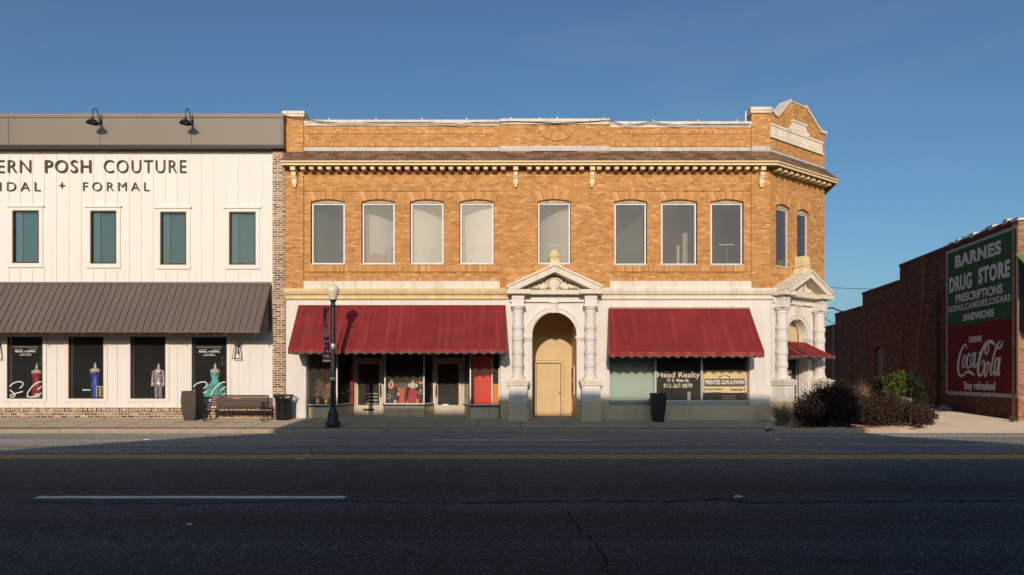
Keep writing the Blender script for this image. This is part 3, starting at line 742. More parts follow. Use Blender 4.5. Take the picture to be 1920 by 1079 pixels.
for a, b in ((570, 937), (1143, 1408)):
    for (p, q) in ((Z(243.5), Z(249.5)), (Z(267), Z(273))):
        pass
    soldier(mb, X(a + 9), X(b - 9), Z(251.5), Z(245.5), 0); soldier(mb, X(a + 9), X(b - 9), Z(275), Z(268.5), 0)
    for xx in (a + 4, b - 9): 
        n = 10
        for k in range(n): mb.box(X(xx), X(xx + 4.6), -.022, .01, Z(275) + k * .0625 + .004, Z(275) + (k + 1) * .0625 - .004, skip='b')
mb.build('parapet_panel', 'brick_unit', bb)
for a, b in ((570, 937), (1143, 1408)):
    for z_lo, z_hi, o_ in ((359, 358, -.03), (511.5, 510, -.03), (325.5, 323.5, -.035)):
        mb = MB(); mb.box(X(a + 2), X(b - 2), o_, 0, Z(z_lo), Z(z_hi)); mb.build('brick_ledge', 'brick', bb)
mb = MB(); mb.box(X(999), X(1081), -.06, -.03, Z(326), Z(323.5)); mb.build('brick_ledge', 'brick', bb)
for px in (601, 631, 661, 692, 723, 753, 785, 815, 845, 876, 907, 1022, 1055, 1170.5, 1199.5, 1226.6, 1258, 1289, 1321, 1351, 1379.5):
    mb = MB(); yf = -.03 if 1000 < px < 1080 else 0; x, z, r = X(px), Z(339.5), .135
    T = Matrix.Translation((x, 0, z)) @ Matrix.Rotation(R(45 if (int(px) % 2) else -45), 4, 'Y'); mb.T = T
    for k in range(3): mb.box(-r, r, yf - .018, yf + .01, -r + k * r * 2 / 3 + .006, -r + (k + 1) * r * 2 / 3 - .006, skip='b')
    mb.build('brick_diamond', 'brick_unit', bb)
for u in (1.0, 1.86, 2.72):
    mb = MB(); mb.T = TC @ Matrix.Translation((u, 0, ZU(362, 1490))) @ Matrix.Rotation(R(45), 4, 'Y')
    for k in range(3): mb.box(-.135, .135, -.018, .01, -.135 + k * .09 + .006, -.135 + (k + 1) * .09 - .006, skip='b')
    mb.build('brick_diamond', 'brick_unit', bb)
mb = MB()       # half-round fan at the middle of the parapet
c, zc = X(1044), Z(234.5, -.06)
for i in range(24):
    a0, a1 = math.pi + math.pi * i / 24, math.pi + math.pi * (i + 1) / 24; e = .006
    r0, r1 = .48, .72; f = lambda r, a: (c + r * math.cos(a), zc + .82 * r * math.sin(a))
    mb.prism([f(r0, a0 + e), f(r0, a1 - e), f(r1, a1 - e * .7), f(r1, a0 + e * .7)], -.068, -.05)
mb.build('brick_fan', 'brick_unit', bb)

# copings
def coping(mb, a, b, zb, zt, yf): 
    mb.box(a, b, yf - .06, .44, zb + (zt - zb) * .45, zt); mb.box(a + .01, b - .01, yf - .035, .40, zb, zb + (zt - zb) * .45)
mb = MB(); coping(mb, X(570.5), X(937), Z(236.5), Z(226), 0); coping(mb, X(938), X(1142), Z(235), Z(225), -.06); coping(mb, X(1143), X(1408), Z(240), Z(229), 0)
mb.build('coping', 'coping', bb)
mb = MB(); coping(mb, X(531), X(573), Z(221), Z(211), -.08); mb.build('pier_cap', 'coping', bb)
mb = MB(); coping(mb, X(1405), X(1445), Z(214), Z(203.5), -.08); mb.build('pier_cap', 'coping', bb)
mb = MB(TC)
top = [(-.08, 11.87), (.12, 11.87), (.45, 11.74), (1.32, 12.54), (2.33, 12.54), (3.42, 11.78), (3.80, 11.80)]
for i in range(len(top) - 1):
    (a, za), (b, zb) = top[i], top[i + 1]
    if i == 3:
        mb.prism([(a, za - .04), (b, zb - .04), (b, zb), (a, za)], -.03, .42); continue
    mb.prism([(a, za - .06), (b, zb - .06), (b, zb + .05), (a, za + .05)], -.07, .46)
mb.build('gable_coping', 'coping', bb)
# flashing and shingled pent roof with eaves
front = [(X(535), 0), (cx0, 0), (ce.x, ce.y), (se.x, se.y)]
pe = .44; zr, ze = Z(283), Z(300, -pe)
mb = MB(); mb.sweep(front, [(0, zr), (0, zr - .12), (pe, ze - .03), (pe, ze)]); rf = mb.build('pent_roof', 'shingle', bb)
mb = MB()
for a, b, yf, h in ((570, 938, 0, 6), (938, 1142, -.06, 8), (1143, 1408, 0, 6), (1408, 1443, -.06, 8)):
    mb.box(X(a), X(b), yf - .012, yf + .01, zr - .03, zr + h * .02)
mb.T = TC; mb.box(.02, CW, -.012, .01, zr - .03, zr + .06); mb.build('flashing', 'flash', bb)
zs = Z(311.5, -pe)
mb = MB(); mb.sweep(front, [(0, ze - .035), (pe + .02, ze - .035), (pe + .02, ze - .085), (0, ze - .085)]); cn = mb.build('cornice', 'cornice_cream', bb)
mb = MB(); mb.sweep(front, [(0, ze - .085), (pe - .02, ze - .085), (pe - .02, ze - .125), (0, ze - .125)]); mb.build('gold_band', 'cornice_gold', cn)
mb = MB(); mb.sweep(front, [(0, ze - .125), (pe - .01, ze - .125), (pe - .01, ze - .185), (0, ze - .185)]); mb.build('lower_band', 'cornice_cream', cn)
mb = MB(); mb.sweep(front, [(0, ze - .187), (pe - .03, ze - .187), (pe - .03, ze - .205), (0, ze - .205)]); mb.build('soffit', 'soffit', cn)
zm = ze - .205
mb = MB(); mb.box(-.078, .078, -.34, .0, zm - .105, zm)
first = None
def modillion(x, y, rz):
    global first
    if first is None:
        first = mb.build('modillion', 'cornice_cream', bb, origin=(0, 0, 0)); o = first
    else: o = first.copy(); COL.objects.link(o); o.parent = bb
    o.location = Vector((x, y, 0)) - WL[bb.name]; o.rotation_euler = (0, 0, rz)
br_px = (552, 967, 1110, 1428)
px = 567.5
xs_m = []
while px < 1440:
    if all(abs(px - q) > 10 for q in br_px): xs_m.append(px)
    px += 16.35
for q in xs_m: modillion(X(q, -.3), -.0, 0)
for k in range(10):
    p = TC @ Vector((.18 + k * .372, 0, 0)); modillion(p.x, p.y, cA)
fb = None
for q in br_px:
    x = X(q, -.15)
    if fb is None:
        m2 = MB(); m2.box(x - .09, x + .09, -.36, -.06, zm - .14, zm); m2.prism([(x - .075, zm - .14), (x + .075, zm - .14), (x + .075, zm - .32), (x - .075, zm - .32)], -.26, -.06)
        m2.box(x - .09, x + .09, -.22, -.06, zm - .32, zm - .38); m2.box(x - .085, x + .085, -.17, -.06, zm - .60, zm - .38); m2.prism([(x - .06, zm - .60), (x + .06, zm - .60), (x + .045, zm - .70), (x - .045, zm - .70)], -.15, -.06)
        fb = m2.build('bracket', 'cornice_cream', bb); fx = x
    else: copy_part(fb, (x - fx, 0, 0))
# pegs along the parapet and the hanging cable
for px, py, yy in ((617, 226, 0), (705, 226, 0), (791, 226, 0), (875, 226, 0), (958, 225, 0), (1012, 225, 0), (1045, 224, 0), (1132, 225, 0), (1225, 229, 0), (1310, 229, 0), (1382, 229, 0)):
    m2 = MB(); m2.box(X(px - 1), X(px + 1), .0, .04, Z(py + 1), Z(py - 5)); m2.build('roof_peg', 'coping', bb)
m2 = MB(); m2.tube([(X(1402), .2, Z(229)), (X(1402), .2, Z(205))], .03, 6); m2.build('vent_pipe', 'white_alu', bb)
cab = MB()
P = []
for px, py in ((533, 217), (560, 222), (600, 228), (640, 231.5), (675, 231), (720, 229), (760, 230), (800, 230), (840, 232), (865, 234.5), (885, 230), (905, 229.5), (940, 229), (960, 228), (1000, 229), (1040, 231.5), (1080, 230), (1120, 227.5), (1140, 225.5), (1155, 230), (1172, 235), (1195, 233), (1220, 228.5), (1240, 232), (1265, 235.5), (1300, 233), (1340, 233.5), (1380, 233), (1406, 233)):
    P.append((X(px, -.13), -.13, Z(py, -.13)))
cab.tube(P, .014, 6); tag(cab.build('utility_cable', mat('cable_sheath', (.10, .075, .055), .6), None, True), 'thin dark cable sagging along the brick parapet coping', 'cable')

# upper windows
DUST = [(.05, (.66, .60, .50)), (.09, (.74, .64, .52)), (.12, (.82, .72, .59)), (.13, (.85, .75, .62)), (.085, (.68, .60, .50)), (.08, (.64, .58, .48)), (.085, (.64, .58, .5)), (.085, (.62, .58, .52))]
def upper_window(mbT, a, b, c, d, zs_, zc_, yf, dust, dcol, white=True):
    w = .045
    f = MB(mbT)
    zt_ = zs_ - .04
    y0, y1 = yf + .10, yf + .16
    f.box(a, a + w, y0, y1, c, zt_); f.box(b - w, b, y0, y1, c, zt_); f.box(a + w, b - w, y0, y1, c, c + w); f.box(a + w, b - w, y0, y1, zt_ - w, zt_)
    o = f.build('window', 'wframe' if white else 'white_alu', bb)
    g = MB(mbT); g.box(a + w, b - w, yf + .13, yf + .136, c + w, zt_ - w)
    g.build('pane', glass('dusty_pane', (.90, .90, .89), .8, dust, dcol), o)
    t = MB(mbT); t.box(a - .02, b + .02, yf + .075, yf + .2, zt_, zc_ + .02); t.build('lintel_board', 'wood_old', o)
    s_ = MB(mbT); s_.box(a - .03, b + .03, yf - .03, yf + .12, c - .045, c); s_.build('sill', 'flash', o)
    return o
GRADIENT_SHEETS = {0: (20, 78, .07), 1: (0, 78, .62), 2: (10, 66, .72), 3: (60, 0, .78), 4: (76, 10, .50), 5: (79, 60, .16)}  # invented curved sheets; their bend and tone set the panes' light gradients
def curtain(i, a, b, o):  # added curved sheet behind the pane for its light gradient
    t0, t1, alb = GRADIENT_SHEETS[i]; n = 24; x0, x1 = a - .28, b + .28; y = yc = .66 if i == 1 else .30; P = [(x0, y)]
    for k in range(n):
        th = R(t0 + (t1 - t0) * (k + .5) / n) * (1 if t1 > t0 else -1); y += math.tan(th) * (x1 - x0) / n * .85; P.append((x0 + (x1 - x0) * (k + 1) / n, y))
    dy = min(0, min(p[1] for p in P) - yc); P = [(p[0], min(p[1] - dy, 5.2)) for p in P]
    m = MB()
    for k in range(n): m.face([(P[k][0], P[k][1], 5.62), (P[k + 1][0], P[k + 1][1], 5.62), (P[k + 1][0], P[k + 1][1], 8.85), (P[k][0], P[k][1], 8.85)], [(0, 0)] * 4)
    m.build('curtain', mat('added_gradient_sheet', mul((1, .90, .74), alb), .9, .05, .7, fine=.02), o, True)  # added sheet, not a real curtain
for i, (a, b) in enumerate(BW):
    bot = 495 if i < 5 else 496.2
    o_ = upper_window(None, X(a), X(b), Z(bot), Z(381), zspr, zcr, -.03 if i == 4 else 0, *DUST[i])
    if i in GRADIENT_SHEETS: curtain(i, X(a), X(b), o_)
for h in ch: upper_window(TC, h[0] + .02, h[1] - .02, h[2] + .03, h[3], zc_s, zc_c, 0, .07, (.6, .56, .5), False)
mb = MB(); z0, z1 = 5.6, 8.9
inn = [(X(540), .39), (cx0 - .13, .39), (ce.x - .45, ce.y - .0), (ce.x + .2, 5.5), (X(540), 5.5)]
mb.face([(x, y, z0) for x, y in inn]); mb.face([(x, y, z1) for x, y in inn[::-1]])
mb.box(X(540), ce.x + .3, 5.3, 5.4, z0, z1)
for px in (572, 945, 1130, 1420): mb.box(X(px), X(px) + .1, .4, 5.3, z0, z1)
mb.build('interior', 'room_in', bb)

# ------------------------------------------------------------------ white ground floor
zB = Z(562.5)
# string course, left (yellowed) and right (white)
def course(mb, path, zt):
    h = zt - Z(553) 
    mb.sweep(path, [(0, zt), (.13, zt), (.16, zt - .04), (.16, zt - h * .55), (.12, zt - h), (0, zt - h)])
    mb.sweep(path, [(0, zt - h), (.05, zt - h), (.05, zt - h - .10), (.075, zt - h - .11), (.075, zt - h - .17), (.02, zt - h - .2), (0, zt - h - .2)])
mb = MB(); course(mb, [(X(534.8), 0), (X(951), 0)], Z(542)); mb.build('string_course', 'cream', bb)
mb = MB(); course(mb, [(X(1127), 0), (cx0, 0), (ce.x, ce.y), (se.x, se.y)], Z(541)); mb.build('string_course', 'white_stone', bb)
mb = MB(); mb.box(X(569), X(937.5), -.05, .1, Z(541.5), Z(527.5)); mb.build('stone_band', 'white_stone', bb)
mb = MB(); mb.box(X(1141), X(1408), -.05, .1, Z(540.5), Z(527.5)); mb.build('stone_band', 'white_stone', bb)
AC, AR, ASP, ACR = X(1040.5), .855, Z(630), Z(586)
GZ = -.05
low = MB()
hl = (X(574), X(938), GZ, 3.25); hr = (X(1142), X(1405.5), .80, 3.1)
low.wall(X(535), X(943), GZ, Z(541), 0, .34, [hl])
low.wall(X(943), X(1137), GZ, Z(541), 0, .34, [(AC - AR, AC + AR, GZ, ACR)])
def round_fill(mb, c, r, zs_, zc_, yf, yb, n=24):
    k = (zc_ - zs_) / r
    for i in range(n):
        a0, a1 = math.pi * i / n, math.pi * (i + 1) / n
        xa, xb = c + r * math.cos(a1), c + r * math.cos(a0); za, zb = zs_ + k * r * math.sin(a1), zs_ + k * r * math.sin(a0)
        if zc_ - min(za, zb) < 1e-3: continue
        mb.prism([(xa, za), (xb, zb), (xb, zc_), (xa, zc_)], yf, yb)
round_fill(low, AC, AR, ASP, ACR, 0, .34)
low.wall(X(1137), cx0, GZ, Z(541), 0, .34, [hr])
lc = MB(TC); cc, cr, csp, ccr = 1.72, .72, 3.42, 4.11
lc.wall(0, CW, GZ, Z(541), 0, .34, [(cc - cr, cc + cr, GZ, ccr)], sides='r'); round_fill(lc, cc, cr, csp, ccr, 0, .34)
off = len(low.v); low.f += [[i + off for i in f] for f in lc.f]; low.uv += lc.uv; low.v += lc.v
low.build('storefront_wall', 'white', bb)
for q in ((X(943) - .1, AC - AR - .01, 753), (AC + AR + .01, X(1142), 753), (X(1405.5), cx0 + .004, 757)):
    mb = MB(); mb.box(q[0], q[1], -.012, .02, GZ, Z(q[2])); mb.build('base_band', 'olive', bb)
for q in ((-.004, .45), (3.3, CW)):
    mb = MB(TC); mb.box(q[0], q[1], -.012, .02, GZ, Z(755)); mb.build('base_band', 'olive', bb)
mb = MB(); mb.box(X(1141), X(1406), -.045, .1, Z(577), Z(574)); mb.box(X(1141), X(1406), -.012, 0, Z(581), Z(577)); mb.build('awning_rail', 'white_stone', bb)

def portal(T, c, hs, hw, ar, asp, acr, zped, zrel, recess):
    """pediment on banded columns; heights are absolute, x is measured from c along the wall"""
    p = MB(T)
    za, zc, zb = zped; y = -.6
    t = .25; m = (za - zc - .07) / hw; xi = (za - t - zc) / m
    for s in (-1, 1):
        p.prism([(c + s * hw, zc), (c + s * hw, zc + .07), (c, za), (c, za - t), (c + s * xi, zc)], y, 0)
        p.prism([(c + s * (hw + .04), zc + .05), (c + s * (hw + .04), zc + .13), (c, za + .06), (c, za - .02)], y - .05, 0)
        p.box(c + s * (hs - .44), c + s * (hs + .40), y + .02, 0, zb, zc)
    p.box(c - hs + .44, c + hs - .44, -.36, 0, zb, zc)
    ped = p.build('pediment', 'white_stone', bb)
    q = MB(T); q.prism([(c - xi, zc), (c + xi, zc), (c, za - t)], -.04, -.01); q.build('tympanum', 'white', ped)
    q = MB(T)
    q.lathe(c, -.14, [(.001, zc + .02), (.10, zc + .03), (.20, zc + .14), (.235, zc + .26), (.20, zc + .38), (.10, zc + .42), (.001, zc + .43)], 18, sy=.45)
    for s in (-1, 1):
        q.tube([(c + s * .24, -.2, zc + .12), (c + s * .30, -.2, zc + .28), (c + s * .22, -.2, zc + .40), (c + s * .10, -.2, zc + .45), (c, -.2, zc + .42)], .045, 8)
        rg = random.Random(3)
        for k in range(26):
            f = k / 26; xx = .30 + f * (xi * .80 - .42); zz = zc + .07 + (1 - f) * .22 * rg.random() + .02
            q.ball((c + s * xx, -.13 - rg.random() * .05, zz), .05 + .03 * rg.random() * (1 - f * .5), 8, 5)
    q.build('cartouche', 'white_stone', ped, True)
    e = MB(T); e.box(c - hs - .3, c + hs + .3, -.09, 0, zb - .23, zb); e.box(c - hs - .32, c + hs + .32, -.11, 0, zb - .26, zb - .23)
    for s in (-1, 1):
        e.box(c + s * hs - .22, c + s * hs + .22, -.40, 0, zrel[0], zb); e.box(c + s * hs - .24, c + s * hs + .24, -.42, 0, zb - .15, zb - .11)
    e.build('entablature', 'white', bb)
    for s in (-1, 1):
        x = c + s * hs; zt, z1, z2, z3, z4 = zrel      # top of capital, top of base, top of pedestal cap, bottom of cap, top of grey
        k = MB(T); h = zt - z1
        k.box(x - .27, x + .27, -.46, 0, zt - .07, zt)
        pr = [(.20, zt - .16), (.255, zt - .075), (.255, zt - .07), (.24, zt - .07), (.20, zt - .16)]
        zs0 = zt - .07; Zf = lambda f: zt - f * h
        prof = [(.001, zt - .06), (.255, zt - .07), (.255, zt - .10), (.21, zt - .17), (.185, zt - .19), (.205, zt - .22), (.205, zt - .26), (.188, zt - .27), (.195, Zf(.27))]
        for f0, f1 in ((.27, .32), (.415, .475), (.60, .66), (.785, .84)):
            prof += [(.194, Zf(f0) + .025), (.220, Zf(f0) + .012), (.222, Zf(f0)), (.222, Zf(f1)), (.218, Zf(f1) - .012), (.194, Zf(f1) - .03)]
            nf = {.27: .415, .415: .60, .60: .785, .785: .93}[f0]; prof.append((.203, Zf(nf)))
        prof += [(.24, Zf(.965)), (.27, z1 + .02), (.27, z1), (.001, z1)]
        k.lathe(x, -.2, prof[::-1], 28)
        col_ = k.build('column', 'white', bb, True)
        b = MB(T); b.box(x - .31, x + .31, -.5, 0, z1 - .12, z1); b.box(x - .36, x + .36, -.52, 0, z2 - .02, z1 - .12)
        b.box(x - .42, x + .42, -.58, 0, z3 + .10, z2 - .02); b.box(x - .39, x + .39, -.55, 0, z3, z3 + .10); b.build('base', 'white_stone', col_)
        b = MB(T); b.box(x - .345, x + .345, -.50, 0, z4, z3)
        b.prism([(x - .18, z4 + .06), (x + .18, z4 + .06), (x + .18, z3 - .08), (x - .18, z3 - .08)], -.515, -.5); b.box(x - .14, x + .14, -.527, -.515, z4 + .1, z3 - .12)
        b.build('pedestal', 'white', col_)
        b = MB(T); b.box(x - .365, x + .365, -.525, 0, GZ, z4); b.build('plinth', 'olive', col_)
    a = MB(T); n = 28; k = (acr - asp) / ar; ro = ar + .20
    for i in range(n):
        a0, a1 = math.pi * i / n, math.pi * (i + 1) / n
        f = lambda r, an: (c + r * math.cos(an), asp + (k * r) * math.sin(an))
        a.prism([f(ar, a0), f(ro - .06, a0), f(ro - .06, a1), f(ar, a1)], -.05, .02, caps='f'); a.prism([f(ro - .06, a0), f(ro, a0), f(ro, a1), f(ro - .06, a1)], -.08, 0, caps='f')
    for s in (-1, 1):
        xa = c + s * ar; a.box(xa, xa + s * .20, -.04, .02, zrel[4] - .0, asp - .08); a.box(xa - s * .05, xa + s * .27, -.11, .1, asp - .10, asp + .0); a.box(xa - s * .03, xa + s * .24, -.08, .1, asp - .16, asp - .10)
    a.build('archivolt', 'white', bb)
    a = MB(T); a.prism([(c - .10, acr - .03), (c + .10, acr - .03), (c + .145, zb - .26), (c - .145, zb - .26)], -.14, .05); a.prism([(c - .13, zb - .31), (c + .13, zb - .31), (c + .16, zb - .26), (c - .16, zb - .26)], -.19, 0); a.build('keystone', 'white_stone', bb)
s5 = lambda py: Z(py, -.5)
portal(None, X(1039.3, -.3), 1.345, 1.735, AR, ASP, ACR, (s5(498), s5(543), s5(551)), (Z(572.5, -.25), Z(711, -.3), s5(712.5), s5(723), s5(753.5)), 2.4)
portal(TC, cc + .015, 1.265, 1.50, cr, csp, ccr, (s5(498) - .05, s5(543), s5(551)), (Z(572.5, -.25), Z(711, -.3), s5(712.5), s5(723), s5(753.5)), .5)
# finials
mb = MB(); x = X(1039.5, -.3); yz = lambda py: Z(py, -.3)
mb.prism([(x - .24, s5(499)), (x + .24, s5(499)), (x + .15, yz(489)), (x - .15, yz(489))], -.42, -.08); mb.box(x - .18, x + .18, -.44, -.06, yz(489), yz(486.5))
fin = mb.build('finial', 'cornice_cream', bb)
mb = MB(); zz0, zz1 = yz(486.5), yz(468)
mb.lathe(x, -.25, [(.09, zz0), (.15, zz0 + .06), (.175, zz0 + .14), (.15, zz0 + .24), (.08, zz0 + .33), (.005, zz1)], 26)
rg = random.Random(2)
for r in range(5):
    for k in range(11):
        a = (k + .5 * (r % 2)) / 11 * 2 * math.pi; rr = [.15, .172, .16, .125, .075][r]
        mb.ball((x + rr * math.cos(a), -.25 + rr * math.sin(a), zz0 + .06 + r * .063), .03, 6, 4, sz=1.5)
mb.build('pine_cone', 'cornice_cream', fin, True)
mb = MB(TC); c = cc + .015; za = s5(498) - .02
mb.prism([(c - .34, za - .12), (c + .34, za - .12), (c + .20, za + .16), (c - .20, za + .16)], -.46, -.04); mb.box(c - .25, c + .25, -.48, -.02, za + .16, za + .22)
fin = mb.build('finial', 'cornice_cream', bb)
mb = MB(TC); mb.prism([(c - .21, za + .22), (c + .21, za + .22), (c + .24, za + .36), (c + .2, za + .56), (c, za + .60), (c - .2, za + .56), (c - .24, za + .36)], -.42, -.06)
rg = random.Random(4)
for k in range(22): mb.ball((c + rg.uniform(-.19, .19), -.43, za + .26 + rg.random() * .28), .04, 7, 4)
mb.build('scroll_block', 'cornice_cream', fin)
# carved tablet on the gable
mb = MB(TC); z0, z1 = 10.86, 11.33
mb.box(.02, CW - .22, -.05, 0, z0, z1); mb.box(.0, CW - .2, -.08, 0, z1 - .05, z1 + .03); mb.box(0, CW - .2, -.07, 0, z0 - .02, z0 + .04)
m0 = 1.86; mb.prism([(m0 - .62, z1 + .03), (m0 + .62, z1 + .03), (m0 + .5, z1 + .2), (m0 + .44, z1 + .42), (m0 - .44, z1 + .42), (m0 - .5, z1 + .2)], -.06, 0); mb.box(m0 - .5, m0 + .5, -.09, 0, z1 + .40, z1 + .47)
for s in (-1, 1): mb.lathe(m0 + s * .6, -.045, [(.001, z1 + .02), (.10, z1 + .05), (.10, z1 + .15), (.001, z1 + .19)], 12, sy=.5)
tb = mb.build('stone_tablet', 'white_stone', bb)
mb = MB(TC); rg = random.Random(9)
xx = .18
while xx < CW - .5:
    w = rg.uniform(.08, .15); yy0 = z0 + .1
    if rg.random() > .12:
        mb.box(xx, xx + .03, -.065, -.05, yy0, yy0 + .26); mb.box(xx + .03, xx + w, -.065, -.05, yy0 + rg.choice((0, .11, .22)), yy0 + rg.choice((.03, .14, .26))) 
    xx += w + .07
for k in range(4): mb.box(m0 - .3 + k * .17, m0 - .2 + k * .17, -.075, -.06, z1 + .12, z1 + .3)
mb.build('inscription', 'white_stone', tb)

# arched entrance recess and its door
RY = 2.4; xl, xrr = AC - AR - .18, AC + AR + .0
mb = MB()
mb.face([(xl, RY, 0), (xrr, RY, 0), (xrr, RY, 4.7), (xl, RY, 4.7)]); mb.face([(xl, .34, 0), (xl, RY, 0), (xl, RY, 4.7), (xl, .34, 4.7)]); mb.face([(xrr, RY, 0), (xrr, .34, 0), (xrr, .34, 4.7), (xrr, RY, 4.7)])
mb.face([(xl, RY, 4.7), (xrr, RY, 4.7), (xrr, .34, 4.7), (xl, .34, 4.7)]); mb.box(xrr - .05, xrr + .0, 1.55, 2.38, 3.0, 4.7) if False else None
mb.box(X(1056.5, RY), xrr, RY - .02, RY, .26, .46); mb.box(xrr - .02, xrr, .4, RY, .26, .46)
ew = mb.build('entrance_recess', 'beige', bb)
mb = MB(); mb.box(xl, xrr, -.02, RY, 0, .225); mb.build('threshold', 'kerb', bb)
y = RY - .12; dx0, dx1, dz0, dz1 = X(1001, RY), X(1056, RY), .226, Z(677, RY)
mb = MB(); mb.box(dx0, dx0 + .09, y, RY, dz0, dz1); mb.box(dx1 - .09, dx1, y, RY, dz0, dz1); mb.box(dx0 + .09, dx1 - .09, y, RY, dz1 - .09, dz1); dr = mb.build('entrance_door', 'beige', bb)
mb = MB(); mb.box(dx0 + .118, dx1 - .118, RY - .03, RY - .01, dz0 + .02, dz1 - .118); lf = mb.build('door_leaf', 'beige', dr)
mb = MB(); mb.box(dx0 + .09, dx1 - .09, RY - .012, RY - .004, dz0, dz1 - .09); mb.build('door_gap', 'soffit', dr)
mb = MB(); mb.box(dx0 - .022, dx0, RY - .03, RY, dz0, dz1 + .022); mb.box(dx1, dx1 + .022, RY - .03, RY, dz0, dz1 + .022); mb.box(dx0, dx1, RY - .03, RY, dz1, dz1 + .022); mb.build('casing_shadow_line', mat('casing_shadow_paint', (.34, .24, .12), .8), dr)  # dark strips stand in for the shadow along the frame's outer edge
mb = MB(); mb.ball((X(1049, RY), RY - .09, Z(736, RY)), .04, 10, 6); mb.tube([(X(1049, RY), RY - .12, Z(736, RY)), (X(1049, RY), RY - .05, Z(736, RY))], .02, 8); mb.build('door_knob', 'alu', dr, True)
mb = MB(); mb.box(xrr - .05, xrr, 1.2, 1.9, 1.15, 2.3); mb.build('mailbox_panel', 'beige', ew)
mb = MB(); mb.box(xrr - .07, xrr - .05, 1.3, 1.8, 1.25, 1.62); mb.box(xrr - .07, xrr - .05, 1.3, 1.8, 1.85, 2.2); mb.build('mailbox_slot', 'dark_in', ew)
# corner entrance
mb = MB(TC); cy = .45; x0, x1 = cc - cr, cc + cr
mb.wall(x0, x1, 2.62, ccr, cy - .06, cy, [], sides=''); mb.build('fanlight_panel', 'beige', bb)
mb = MB(TC); mb.box(x0 - .1, x1 + .1, cy, cy + 1.6, 0, .12); mb.box(x0 - .4, x0 - .3, cy, 2.2, 0, 3); mb.box(x1 + .3, x1 + .4, cy, 2.2, 0, 3); mb.box(x0 - .4, x1 + .4, 2.2, 2.3, 0, 3.2); mb.box(x0 - .4, x1 + .4, cy, 2.3, 3.2, 3.3); mb.box(x0 - .4, x0, .34, .5, 0, 4.2); mb.box(x1, x1 + .4, .34, .5, 0, 4.2); mb.build('corner_lobby', 'dark_in', bb)
mb = MB(TC); w = .05; xm = cc - .10
for a, b in ((x0, x0 + w), (xm - w / 2, xm + w / 2), (x1 - w, x1)): mb.box(a, b, cy - .06, cy, .05, 2.62)
mb.box(x0 + w, x1 - w, cy - .065, cy, 2.55, 2.62); mb.box(x0 + w, x1 - w, cy - .065, cy, .05, .17); mb.box(xm, x1 - w, cy - .08, cy - .04, 1.12, 1.17)
cd = mb.build('glass_door', 'white_alu', bb)
mb = MB(TC); mb.box(x0 + w, x1 - w, cy - .03, cy - .025, .17, 2.55); mb.build('pane', 'glass', cd)
mb = MB(TC); mb.box(xm + .22, xm + .46, cy - .036, cy - .033, 1.98, 2.12); mb.box(xm + .26, xm + .42, cy - .036, cy - .033, 1.78, 1.9); mb.build('door_notice', 'wframe', cd)
mb = MB(TC); mb.lathe(xm + .2, cy - .036, [(.001, 1.45), (.07, 1.48), (.07, 1.54), (.001, 1.57)], 12, sy=.05); mb.build('door_sticker', mat('red_sticker', (.5, .06, .04), .6), cd)

# ------------------------------------------------------------------ left storefront
yL, yM, yD = .25, 1.12, 1.95
mb = MB(); mb.box(hl[0], hl[1], .34, 6.5, 3.2, 3.28); mb.box(hl[0] - .1, hl[0], .34, 6.5, 0, 3.28); mb.box(hl[1], hl[1] + .1, .34, 6.5, 0, 3.28); mb.box(hl[0], hl[1], 6.4, 6.5, 0, 3.28); mb.box(hl[0], hl[1], yD + .06, 6.5, 0, .26)
mb.build('shop_interior', 'dark_in', bb)
gx = lambda px, Y: X(px, Y)
A = [(gx(575.5, yL), yL), (gx(632, yL), yL), (gx(663, yD), yD)]
B = [(gx(719, yD), yD), (gx(722, yM), yM), (gx(795, yM), yM), (gx(813, yD), yD)]
C = [(gx(870, yD), yD), (gx(882, yL), yL), (gx(936, yL), yL)]
zsill = lambda: Z(760, yL)
zs_ = EYE + (705 - 760.5) * (D + yL) / F
def bulk(path, nm='bulkhead'):
    m1 = MB(); m1.sweep(path, [(0, 0), (0, zs_ - .06), (-.12, zs_ - .06), (-.12, 0)]); m1.build(nm, 'olive', bb)
    m1 = MB(); m1.sweep(path, [(.035, zs_ - .06), (.035, zs_), (-.14, zs_), (-.14, zs_ - .06)]); return m1.build('display_sill', SILL, bb)
SILL = mat('chipped_black_sill', (.03, .035, .04), .5, .3, 6, stain=(.5, .5, .5), stain_amt=.6, stain_scale=8, stain_stretch=(1, 1, 1))
for P_ in (A, B, C):
    bulk(P_)
    m1 = MB(); m1.sweep(P_, [(.0, zs_ + .04), (.0, 3.0), (-.008, 3.0), (-.008, zs_ + .04)]); gl = m1.build('display_window', 'glass', bb)
    m1 = MB(); w = .022
    for i, p in enumerate(P_): m1.box(p[0] - w, p[0] + w, p[1] - .03, p[1] + .03, zs_, 3.05)
    m1.sweep(P_, [(.02, zs_), (.02, zs_ + .045), (-.03, zs_ + .045), (-.03, zs_)]); m1.sweep(P_, [(.02, 2.98), (.02, 3.2), (-.03, 3.2), (-.03, 2.98)])
    m1.build('window_frame', 'white_alu', gl)
